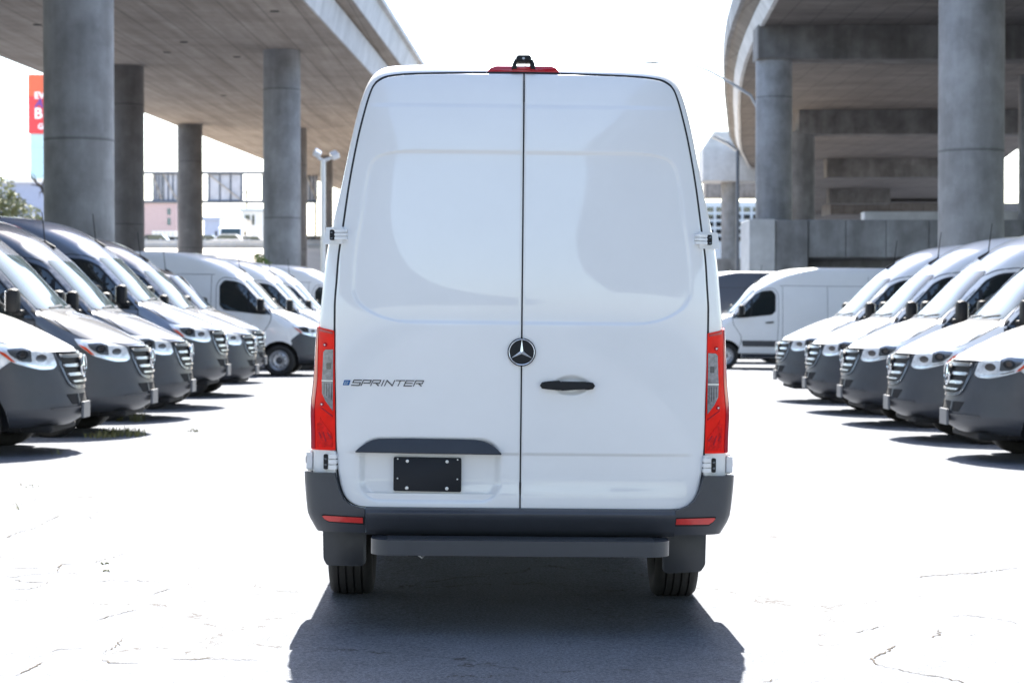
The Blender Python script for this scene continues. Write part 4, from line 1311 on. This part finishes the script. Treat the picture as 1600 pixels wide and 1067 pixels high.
BM_ = vp('bumper_middle', autosmooth(mesh('bumper_middle', v, f), 45), 'plastic')
# step
sx0, sx1 = P(578, 850)[0] * .985, P(1045, 850)[0] * .985
sp = rpoly([(sx0, .0), (sx1, .0), (sx1 + .004, .14), (sx1 - .05, .205), (sx0 + .05, .205), (sx0 - .004, .14)], [.01, .01, .05, .1, .1, .05], 6)
bm = bmesh.new()
lo = [bm.verts.new((-(LEN + b - .01), -a, .386)) for a, b in sp]
hi = [bm.verts.new((-(LEN + b - .01), -a, .458)) for a, b in sp]
bm.faces.new(lo); ft = bm.faces.new(hi[::-1])
for i in range(len(sp)): bm.faces.new((lo[i], lo[(i + 1) % len(sp)], hi[(i + 1) % len(sp)], hi[i]))
bmesh.ops.bevel(bm, geom=list(ft.edges), offset=.022, segments=4, affect='EDGES', profile=.5)
ST = vp('rear_step', autosmooth(bm_mesh('rear_step', bm), 40), 'plastic')
for k in range(9):                                           # ribs of the tread
    yy = .03 + .016 * k
    box('tread_rib', (-(LEN + yy), 0, .4592), (.006, 1.26, .004), M['plastic'], ST)
for xx in (-.5, .5):
    box('step_arm', (-(LEN - .12), xx, .42), (.25, .05, .05), M['black'], ST)
# mudflaps
for sg in (-1, 1):
    if sg < 0: fl = [(507, 838), (575, 838), (575, 880), (570, 886), (514, 885.5), (508.5, 875)]
    else: fl = [(1038, 840), (1107, 842), (1106, 880), (1099, 891), (1044, 894), (1039, 888)]
    Yf = YR + .80
    k = FPX / Yf
    pts = []
    for a, b in fl:
        pts.append(((a - 808) / k * 1.0, CAM_H - (b - HORIZ) / k))
    pts = rpoly([(p[0], p[1] + (.07 if i < 2 else 0)) for i, p in enumerate(pts)], .012)
    vp('mudflap', extrude_poly('mudflap', pts, lambda a, b, h: (-(LEN - .80) - h, -a, b), 0, .012, .003), 'plastic')
    bm = bmesh.new()
    tube_bm(bm, [(-(LEN - .8), -sg * .93, .435), (-(LEN - .74), -sg * .90, .43), (-(LEN - .74), -sg * .80, .432)], .006, 6)
    vp('flap_bracket', bm_mesh('flap_bracket', bm), 'steelpole')
# wheels and axle
for uu in (1.0, LEN - 1.265):
    for sd in (-1, 1):
        wv = obj('wheel', TYRE, V, None, (-uu, sd * .868, tr), (0, random.random() * 6, 0 if sd < 0 else math.pi))
        for nm, me in (('rim', RIM), ('hub_cap', HUB), ('rim_holes', VENTS)):
            o = obj(nm, me, wv)
            if nm == 'rim_holes': o['kind'] = 'stuff'
ua = LEN - 1.265
tubeo = tube('rear_axle', [(-ua, -.75, .345), (-ua, .75, .345)], .055, M['arch'], V)
for xx in (-.52, .52):
    box('leaf_spring', (-ua, xx, .30), (1.2, .07, .05), M['arch'], V)
bm = bmesh.new()
tube_bm(bm, [(-(LEN - .1), .49, .40), (-(LEN - .02), .485, .362), (-(LEN + .0), .468, .352), (-(LEN - .03), .45, .372)], .005, 8)
vp('tow_eye', bm_mesh('tow_eye', bm), 'steelpole')
bm = bmesh.new(); box_bm(bm, (-(LEN - .35), 0, .43), (.12, 1.3, .08), bev=.01)
vp('rear_crossmember', bm_mesh('rear_crossmember', bm), 'arch')

# ------------------------------------------------------------------ far left background
FB = empty('raised_road', (-30, 190, 0))
tag(FB, 'pale raised road embankment behind the left columns', 'embankment')
M['pale'] = concrete('pale_wall', (.55, .54, .52), (.66, .65, .63), vstreak=.3)
M['pink'] = pmat('pink_stucco', (.42, .31, .31), .8, var=.06)
M['slate'] = pmat('blue_grey_siding', (.27, .31, .42), .7, var=.05)
M['offwhite'] = pmat('off_white_wall', (.66, .66, .65), .7, var=.04)
M['earth'] = pmat('dry_bank', (.42, .37, .31), .9, var=.2, vscale=.4)
Ye = 185.0
ztop = pxZ(388, Ye)
def slab(name, x0, x1, y0, y1, z0, z1, m, parent):
    bm = bmesh.new()
    box_bm(bm, ((x0 + x1) / 2, (y0 + y1) / 2, (z0 + z1) / 2), (x1 - x0, y1 - y0, z1 - z0))
    return under(obj(name, bm_mesh(name, bm), parent, m))
bv = [(-90, 105, -.5), (12, 105, -.5), (12, Ye, ztop), (-90, Ye, ztop), (-90, Ye + 70, ztop), (12, Ye + 70, ztop), (-90, Ye + 70, -.5), (12, Ye + 70, -.5)]
under(obj('bank', mesh('bank', bv, [(0, 1, 2, 3), (3, 2, 5, 4), (4, 5, 7, 6), (0, 3, 4, 6), (1, 7, 5, 2)]), FB, M['earth']))
slab('barrier', -75, -5, Ye + .5, Ye + .9, ztop, ztop + .75, M['pale'], FB)
for k in range(9):
    x = pxX(228 + k * 23, Ye)
    under(tube('rail_post', [(x, Ye + .2, ztop - .6), (x, Ye + .2, ztop + .9)], .06, M['steelpole'], FB, 6))
for dz in (.35, .7):
    under(tube('guard_rail', [(-70, Ye + .15, ztop + dz), (-6, Ye + .15, ztop + dz)], .07, M['steelpole'], FB, 6))
# sign gantry seen from behind
SG = empty('sign_gantry', (-25, 184, 0))
tag(SG, 'road sign gantry seen from the back between the left columns', 'sign')
yg = 180.0
zt_, zb_ = pxZ(270.5, yg), pxZ(315.5, yg)
M['signback'] = pmat('sign_back', (.5, .5, .53), .55, metal=.3, var=.15, vscale=1.5)
for z in (zt_, zb_):
    under(tube('chord', [(pxX(150, yg), yg, z), (pxX(495, yg), yg, z)], .15, M['darkpole'], SG, 8))
for a, b in ((239, 254), (254.5, 279), (324, 380), (409, 440), (478, 496)):
    slab('sign_panel', pxX(a, yg), pxX(b, yg), yg + .15, yg + .25, zb_ + .1, zt_ - .1, M['signback'], SG)
    x0, x1 = pxX(a, yg), pxX(b, yg)
    for t in (.05, .35, .65, .95):
        under(tube('stiffener', [(x0 + (x1 - x0) * t, yg + .08, zb_), (x0 + (x1 - x0) * t, yg + .08, zt_)], .07, M['darkpole'], SG, 6))
    under(tube('brace', [(x0, yg + .02, zt_), (x1, yg + .02, zb_)], .06, M['earth'], SG, 6))
for px_ in (170, 450):
    under(tube('gantry_leg', [(pxX(px_, yg), yg, 0), (pxX(px_, yg), yg, zt_)], .22, M['steelpole'], SG, 10))
# buildings
def building(name, label, x0, x1, y0, dep, z0, z1, m, wins=(), roof=None):
    B = empty(name, ((x0 + x1) / 2, y0, 0))
    tag(B, label, 'building')
    slab('wall', x0, x1, y0, y0 + dep, z0, z1, m, B)
    for (a, b, c, d) in wins:
        w__ = slab('window', a, b, y0 - .05, y0 + .05, c, d, M['glass'], B)
    if roof:
        slab('roof', x0 - .3, x1 + .3, y0 - .3, y0 + dep, z1 + .002, z1 + .35, roof, B)
    return B
yp = 232
building('pink_building', 'pink stucco building behind the left columns under the sign gantry', pxX(205, yp), pxX(276, yp), yp, 12, 0, pxZ(318, yp), M['pink'],
         [(pxX(262 + 0, yp), pxX(267, yp), pxZ(336, yp), pxZ(326, yp)), (pxX(262, yp), pxX(267, yp), pxZ(352, yp), pxZ(341, yp))], M['slate'])
ysd = 225
building('small_shed', 'small blue grey shed left of the white truck', pxX(319, ysd), pxX(344, ysd), ysd, 6, 0, pxZ(344, ysd), M['slate'], (), M['slate'])
building('white_depot', 'pale depot building with open frames right of the white truck', pxX(378, 228), pxX(450, 228), 228, 10, 0, pxZ(331, 228), M['offwhite'],
         [(pxX(383, 228), pxX(391, 228), pxZ(372, 228), pxZ(336, 228)), (pxX(394, 228), pxX(398, 228), pxZ(368, 228), pxZ(336, 228))], M['steelpole'])
# white truck on the raised road, facing us
TR = empty('white_truck', (pxX(358, 195), 195, ztop))
tag(TR, 'white truck with blue windscreen between the left columns', 'truck')
xt0, xt1 = pxX(338, 195), pxX(379, 195)
bm = bmesh.new()
tb = [(0, .5), (0, 1.25), (.9, 1.45), (1.2, 2.35), (1.5, 2.45), (2.4, 2.45), (2.4, .5)]
v = [(xt0 + .1, 195 + a, ztop + b) for a, b in tb] + [(xt1 - .1, 195 + a, ztop + b) for a, b in tb]
n = len(tb)
under(obj('cab', mesh('cab', v, [tuple(range(n))[::-1], tuple(range(n, 2 * n))] + [(i, (i + 1) % n, n + (i + 1) % n, n + i) for i in range(n)]), TR, M['white']))
wsv = [(xt0 + .3, 195.93, ztop + 1.53), (xt1 - .3, 195.93, ztop + 1.53), (xt1 - .35, 196.16, ztop + 2.26), (xt0 + .35, 196.16, ztop + 2.26)]
under(obj('windscreen', mesh('windscreen', [(a, b - .03, c) for a, b, c in wsv], [(0, 1, 2, 3)]), TR, M['wscreen']))
slab('cargo_box', xt0, xt1, 197.5, 202, ztop + .7, ztop + 3.3, M['white'], TR)
slab('bumper', xt0, xt1, 194.8, 195.0, ztop + .4, ztop + .75, M['plastic'], TR)
for a in (xt0 - .25, xt1 + .05):
    slab('mirror', a, a + .2, 195.9, 196, ztop + 1.5, ztop + 2.0, M['black'], TR)
for a in (xt0 + .3, xt1 - .55):
    slab('headlamp', a, a + .25, 194.96, 194.99, ztop + .85, ztop + 1.05, M['lampdark'], TR)
for a in (xt0 + .2, xt1 - .2):
    for yy in (195.9, 201):
        o = obj('wheel', lathe('wheel', [(.0, -.12), (.42, -.12), (.46, -.08), (.46, .08), (.42, .12), (0, .12)], 20, 'X'), TR, M['rubber'], (a, yy, ztop + .46)); under(o)
# parked cars on the raised road, far away
def far_car(px, y, paint, label, ln=4.4, face=1):
    x = pxX(px, y)
    C = empty('parked_car', (x, y, ztop))
    tag(C, label, 'car', 'cars on the raised road')
    prof = [(-.5, .30), (-.5, .78), (-.22, .92), (-.08, 1.42), (.26, 1.42), (.38, .92), (.5, .80), (.5, .30)]
    v = [(a * ln * face, -.85, b) for a, b in prof] + [(a * ln * face, .85, b) for a, b in prof]
    n = len(prof)
    obj('body', mesh('body', v, [tuple(range(n)), tuple(range(n, 2 * n))[::-1]] + [(i, i + n, (i + 1) % n + n, (i + 1) % n) for i in range(n)]), C, M[paint])
    gv = [(-.20, .95), (-.085, 1.36), (.25, 1.36), (.355, .95)]
    obj('side_window', mesh('side_window', [(a * ln * face, -.857, b) for a, b in gv], [(0, 1, 2, 3)]), C, M['glass'])
    for a in (-.32, .32):
        obj('wheel', lathe('wheel', [(0, -.1), (.30, -.1), (.33, -.06), (.33, .06), (.30, .1), (0, .1)], 20, 'Y'), C, M['rubber'], (a * ln * face, -.78, .33))
far_car(237, 190, 'graphite', 'dark car beside the second left column, on the raised road')
far_car(262, 194, 'white', 'white car with dark windows left of the slim left column')
far_car(328, 191, 'bluegrey', 'blue grey car right of the slim left column below the truck', face=-1)
far_car(398, 193, 'white', 'white car right of the truck on the raised road', face=-1)
far_car(485, 192, 'white', 'white car seen between the thick column and the floodlight mast')

far_car(250, 200, 'silver', 'silver car behind the dark one at the second left column', face=-1)
far_car(352, 189, 'white', 'white car in front of the truck on the raised road')
def trailer(px0, px1, y, zt_, label):
    T = empty('box_trailer', (pxX((px0 + px1) / 2, y), y, ztop))
    tag(T, label, 'trailer', 'trailers on the raised road')
    x0, x1 = pxX(px0, y), pxX(px1, y)
    slab('box', x0, x1, y, y + 2.4, ztop + 1.0, zt_, M['offwhite'], T)
    slab('chassis_rail', x0 + .2, x1 - .2, y + .5, y + 1.9, ztop + .75, ztop + .998, M['black'], T)
    n = 6
    for k in range(1, n):
        xx = x0 + (x1 - x0) * k / n
        slab('side_rib', xx - .04, xx + .04, y - .05, y, ztop + 1.1, zt_ - .1, M['steelpole'], T)
    for xx in (x0 + .6, x1 - .6, x1 - 1.6):
        under(obj('wheel', lathe('wheel', [(0, -.13), (.42, -.13), (.47, -.08), (.47, .08), (.42, .13), (0, .13)], 20, 'Y'), T, M['rubber'], (xx, y + .3, ztop + .47)))
trailer(238, 277, 206, pxZ(361, 206), 'white box trailer between the second and slim left columns')
trailer(384, 425, 208, pxZ(352, 208), 'white box trailer beside the thick middle column')
for px_, y_, h_ in ((262, 240, 330), (386, 236, 322), (493, 236, 330)):
    UP = empty('utility_pole', (pxX(px_, y_), y_, 0))
    tag(UP, {262: 'thin utility pole by the pink building', 386: 'thin utility pole right of the white truck', 493: 'thin utility pole near the floodlight mast'}[px_], 'pole', 'far utility poles')
    zt1_ = pxZ(h_ - 30, y_)
    under(tube('pole', [(pxX(px_, y_), y_, 0), (pxX(px_, y_), y_, zt1_)], .14, M['bark'], UP, 8))
    under(tube('crossarm', [(pxX(px_, y_) - 1.1, y_, zt1_ - .7), (pxX(px_, y_) + 1.1, y_, zt1_ - .7)], .07, M['bark'], UP, 6))
# billboard tower far left
YB = 200.0
BT = empty('billboard_tower', (pxX(75, YB), YB, 0))
tag(BT, 'tall pale blue building with a red advertising banner at far left', 'billboard')
M['paleblue'] = pmat('pale_blue_cladding', (.40, .60, .66), .4, var=.03)
M['adred'] = pmat('red_banner', (.62, .045, .05), .5, var=.1, vscale=.25)
M['adorange'] = pmat('orange_banner', (.66, .12, .05), .5, var=.05)
M['adpurple'] = pmat('purple_print', (.10, .06, .30), .5)
slab('tower', pxX(48, YB), pxX(150, YB), YB, YB + 8, 0, pxZ(120, YB), M['paleblue'], BT)
for py_ in (232, 255, 276):
    slab('cladding_joint', pxX(48, YB) + .05, pxX(150, YB), YB - .03, YB, pxZ(py_, YB), pxZ(py_, YB) + .06, M['steelpole'], BT)
slab('banner', pxX(46.5, YB), pxX(148, YB), YB - .35, YB - .1, pxZ(210, YB), pxZ(118, YB), M['adred'], BT)
slab('banner_top', pxX(46.5, YB), pxX(148, YB), YB - .37, YB - .36, pxZ(152, YB), pxZ(118.5, YB), M['adorange'], BT)
M['adwhite'] = pmat('white_print', (.8, .8, .8), .5)
for txt, px_, py_, sz, mk in (('EVE', 56.5, 155.5, 11, 'adwhite'), ('ALL', 57, 169, 14, 'adpurple'), ('BE', 56, 186.5, 18, 'adwhite'), ('Ge', 62, 203, 9, 'adwhite')):
    cu = bpy.data.curves.new('lettering', 'FONT')
    cu.body = txt
    cu.size = sz * YB / FPX * 1.3
    cu.extrude = .02
    cu.offset = .025
    if mk == 'adpurple': cu.shear = .25
    to = bpy.data.objects.new('lettering', cu)
    COL.objects.link(to)
    bpy.context.view_layer.update()
    me = bpy.data.meshes.new_from_object(to.evaluated_get(bpy.context.evaluated_depsgraph_get()))
    bpy.data.objects.remove(to)
    o = obj('lettering', me, BT, M[mk])
    under(o); o.location = (pxX(px_, YB), YB - .40, pxZ(py_, YB)); o.rotation_euler = (R(90), 0, 0)

# grey building behind the trees and office block on the right
building('grey_hall', 'low grey hall behind the trees at far left', pxX(-60, 170), pxX(72, 170), 170, 10, 0, pxZ(286, 170), M['slate'], (), M['offwhite'])
OB = empty('office_block', (pxX(1150, 260), 260, 0))
tag(OB, 'pale office block with window bands behind the pier on the right', 'building')
slab('wall', pxX(1085, 260), pxX(1235, 260), 260, 275, 0, pxZ(316, 260), M['offwhite'], OB)
for k in range(5):
    for j in range(10):
        xw = pxX(1090 + j * 14.3, 260)
        slab('window', xw, xw + .85, 259.9, 260.02, pxZ(331 + k * 11.5, 260), pxZ(324 + k * 11.5, 260), M['glass'], OB)
building('yard_fence_block', 'low grey block at the foot of the dark pier column', pxX(1120, 140), pxX(1172, 140), 140, 2, 0, pxZ(404, 140), M['conc2'])

# ------------------------------------------------------------------ plants
def leaf_mat(name, c):
    m = pmat(name, c, .6, var=.45, vscale=1.2)
    return m
M['leaf'] = leaf_mat('olive_leaves', (.21, .22, .10))
M['leaf2'] = leaf_mat('fresh_leaves', (.14, .23, .03))
M['weed'] = leaf_mat('dry_weeds', (.17, .17, .065))
M['leaf3'] = leaf_mat('dark_leaves', (.035, .06, .022))
def crown(n, size, lobes, seed):
    rnd = random.Random(seed)
    v, f = [], []
    for _ in range(n):
        cx, cy, cz, r = rnd.choice(lobes)
        while True:
            d = Vector((rnd.uniform(-1, 1), rnd.uniform(-1, 1), rnd.uniform(-1, 1)))
            if .25 < d.length < 1: break
        p = Vector((cx, cy, cz)) + d * r
        a = Vector((rnd.gauss(0, 1), rnd.gauss(0, 1), rnd.gauss(0, 1))).normalized()
        b = a.cross(Vector((rnd.gauss(0, 1), rnd.gauss(0, 1), rnd.gauss(0, 1)))).normalized()
        s = size * rnd.uniform(.6, 1.3)
        i = len(v)
        v += [p - a * s, p + b * s * .4, p + a * s, p - b * s * .4]
        f.append((i, i + 1, i + 2, i + 3))
    return mesh('crown', v, f)
def tree(name, label, x, y, h, lobes, n, size, mk, seed, cat='tree', branch=True):
    T = empty(name, (x, y, 0))
    tag(T, label, cat)
    obj('crown', crown(n, size, lobes, seed), T, M[mk])
    if branch:
        bm = bmesh.new()
        tube_bm(bm, [(0, 0, 0), (.1, 0, h * .35), (.05, 0, h * .6)], [.22, .16, .10], 8)
        for cx, cy, cz, r in lobes:
            tube_bm(bm, [(.05, 0, h * .45), (cx * .6, cy * .6, (h * .5 + cz) / 2), (cx, cy, cz)], [.1, .06, .03], 6)
        obj('trunk', bm_mesh('trunk', bm), T, M['bark'])
y = 118.0
tree('olive_tree', 'olive green tree at the far left edge above the van roofs', pxX(8, y), y, 9, [(-.2, 0, 8.4, 1.0), (.5, 0, 7.7, .8), (-.5, .3, 7.2, .9), (.2, -.2, 6.6, .9), (-1.2, 0, 8.0, 1.1)], 1500, .16, 'leaf', 1)
tree('olive_tree', 'smaller olive green tree left of the thick left column', pxX(45, y), y, 8, [(.1, 0, 7.0, .7), (.5, 0, 6.5, .55), (-.5, .1, 6.4, .7), (0, .2, 5.9, .7), (-.1, 0, 5.4, .6)], 1100, .14, 'leaf', 2)
yb2 = 62.0
tree('hedge_bush', 'bright green bush at the left edge above the van roofs', pxX(-4, yb2), yb2, 4, [(0, 0, 4.05, .30), (.1, 0, 3.7, .4), (-.5, 0, 3.8, .5), (.1, 0, 3.0, .7), (0, 0, 2.0, .9)], 1600, .07, 'leaf2', 3, 'bush')
tree('hedge_bush', 'dark green bush behind the left van roofs near the thick column', pxX(34, yb2 + 6), yb2 + 6, 4, [(-.25, 0, 4.1, .30), (.25, 0, 4.05, .28), (0, 0, 3.6, .5), (0, 0, 2.6, .8), (0, 0, 1.6, .8)], 1600, .07, 'leaf3', 4, 'bush')
tree('roadside_plant', 'yellow green plant beside the thick middle column', pxX(407, 70), 70, 3.4, [(-.05, 0, 3.3, .2), (.12, 0, 3.1, .25), (0, 0, 2.6, .4), (0, 0, 1.6, .5)], 700, .06, 'leaf2', 5, 'plant')
# bare tree by the column
BTt = empty('bare_tree', (pxX(78, 100), 100, 0))
tag(BTt, 'thin bare tree leaning out from behind the thick left column', 'tree')
bm = bmesh.new()
def bq(px, py): return (pxX(px, 100), 100, pxZ(py, 100))
tube_bm(bm, [(pxX(80, 100), 100, 0), bq(79, 330), bq(72, 305), bq(66, 293), bq(58, 286), bq(50, 277), bq(48, 268)], [.2, .15, .11, .09, .06, .04, .02], 7)
tube_bm(bm, [bq(66, 293), bq(69, 283), bq(71, 276)], [.05, .03, .02], 6)
tube_bm(bm, [bq(66, 292), bq(56, 290), bq(49, 289)], [.05, .03, .02], 6)
tube_bm(bm, [bq(68, 297), bq(63, 302), bq(62, 310)], [.04, .03, .015], 6)
tube_bm(bm, [bq(58, 286), bq(55, 276), bq(52, 271)], [.04, .02, .01], 6)
obj('branch', bm_mesh('branch', bm), BTt, M['bark']); BTt.children[0].matrix_parent_inverse = Matrix.Translation(-BTt.location)

# weeds in the cracks (too many blades to count)
def weeds(name, label, spots, mk):
    v, f = [], []
    rnd = random.Random(11)
    for x, y, r, n, h in spots:
        for _ in range(n):
            a = rnd.uniform(0, 6.28); d = r * math.sqrt(rnd.random())
            bx, by = x + d * math.cos(a), y + d * math.sin(a) * 1.2
            hh = h * rnd.uniform(.4, 1.1); t = rnd.uniform(0, 6.28); l = hh * rnd.uniform(.2, .9); w = rnd.uniform(.003, .008)
            ux, uy = math.cos(t), math.sin(t)
            i = len(v)
            v += [(bx - uy * w, by + ux * w, 0), (bx + uy * w, by - ux * w, 0), (bx + ux * l * .5 + uy * w * .8, by + uy * l * .5 - ux * w * .8, hh * .7), (bx + ux * l * .5 - uy * w * .8, by + uy * l * .5 + ux * w * .8, hh * .7), (bx + ux * l, by + uy * l, hh)]
            f += [(i, i + 1, i + 2, i + 3), (i + 3, i + 2, i + 4)]
    v = [(a, b, c + gz(a)) for a, b, c in v]
    o = obj(name, mesh(name, v, f), None, M[mk])
    tag(o, label, 'weeds', kind='stuff')
def gpx(px, py):
    Y = CAM_H * FPX / (py - HORIZ)
    return pxX(px, Y), Y
sp_ = []
for px_, py_, r, n, h in ((190, 687, .28, 260, .10), (160, 690, .2, 80, .08), (215, 665, .12, 50, .14), (186, 664, .06, 20, .18), 
                          (30, 804, .04, 7, .07), (88, 718, .05, 8, .08), (162, 888, .03, 10, .012), (165, 900, .03, 12, .014), (40, 768, .12, 12, .015), (300, 680, .1, 25, .05)):
    X_, Y_ = gpx(px_, py_)
    sp_.append((X_, Y_, r, n, h))
weeds('ground_weeds', 'thin weeds growing from cracks in the asphalt', sp_, 'weed')
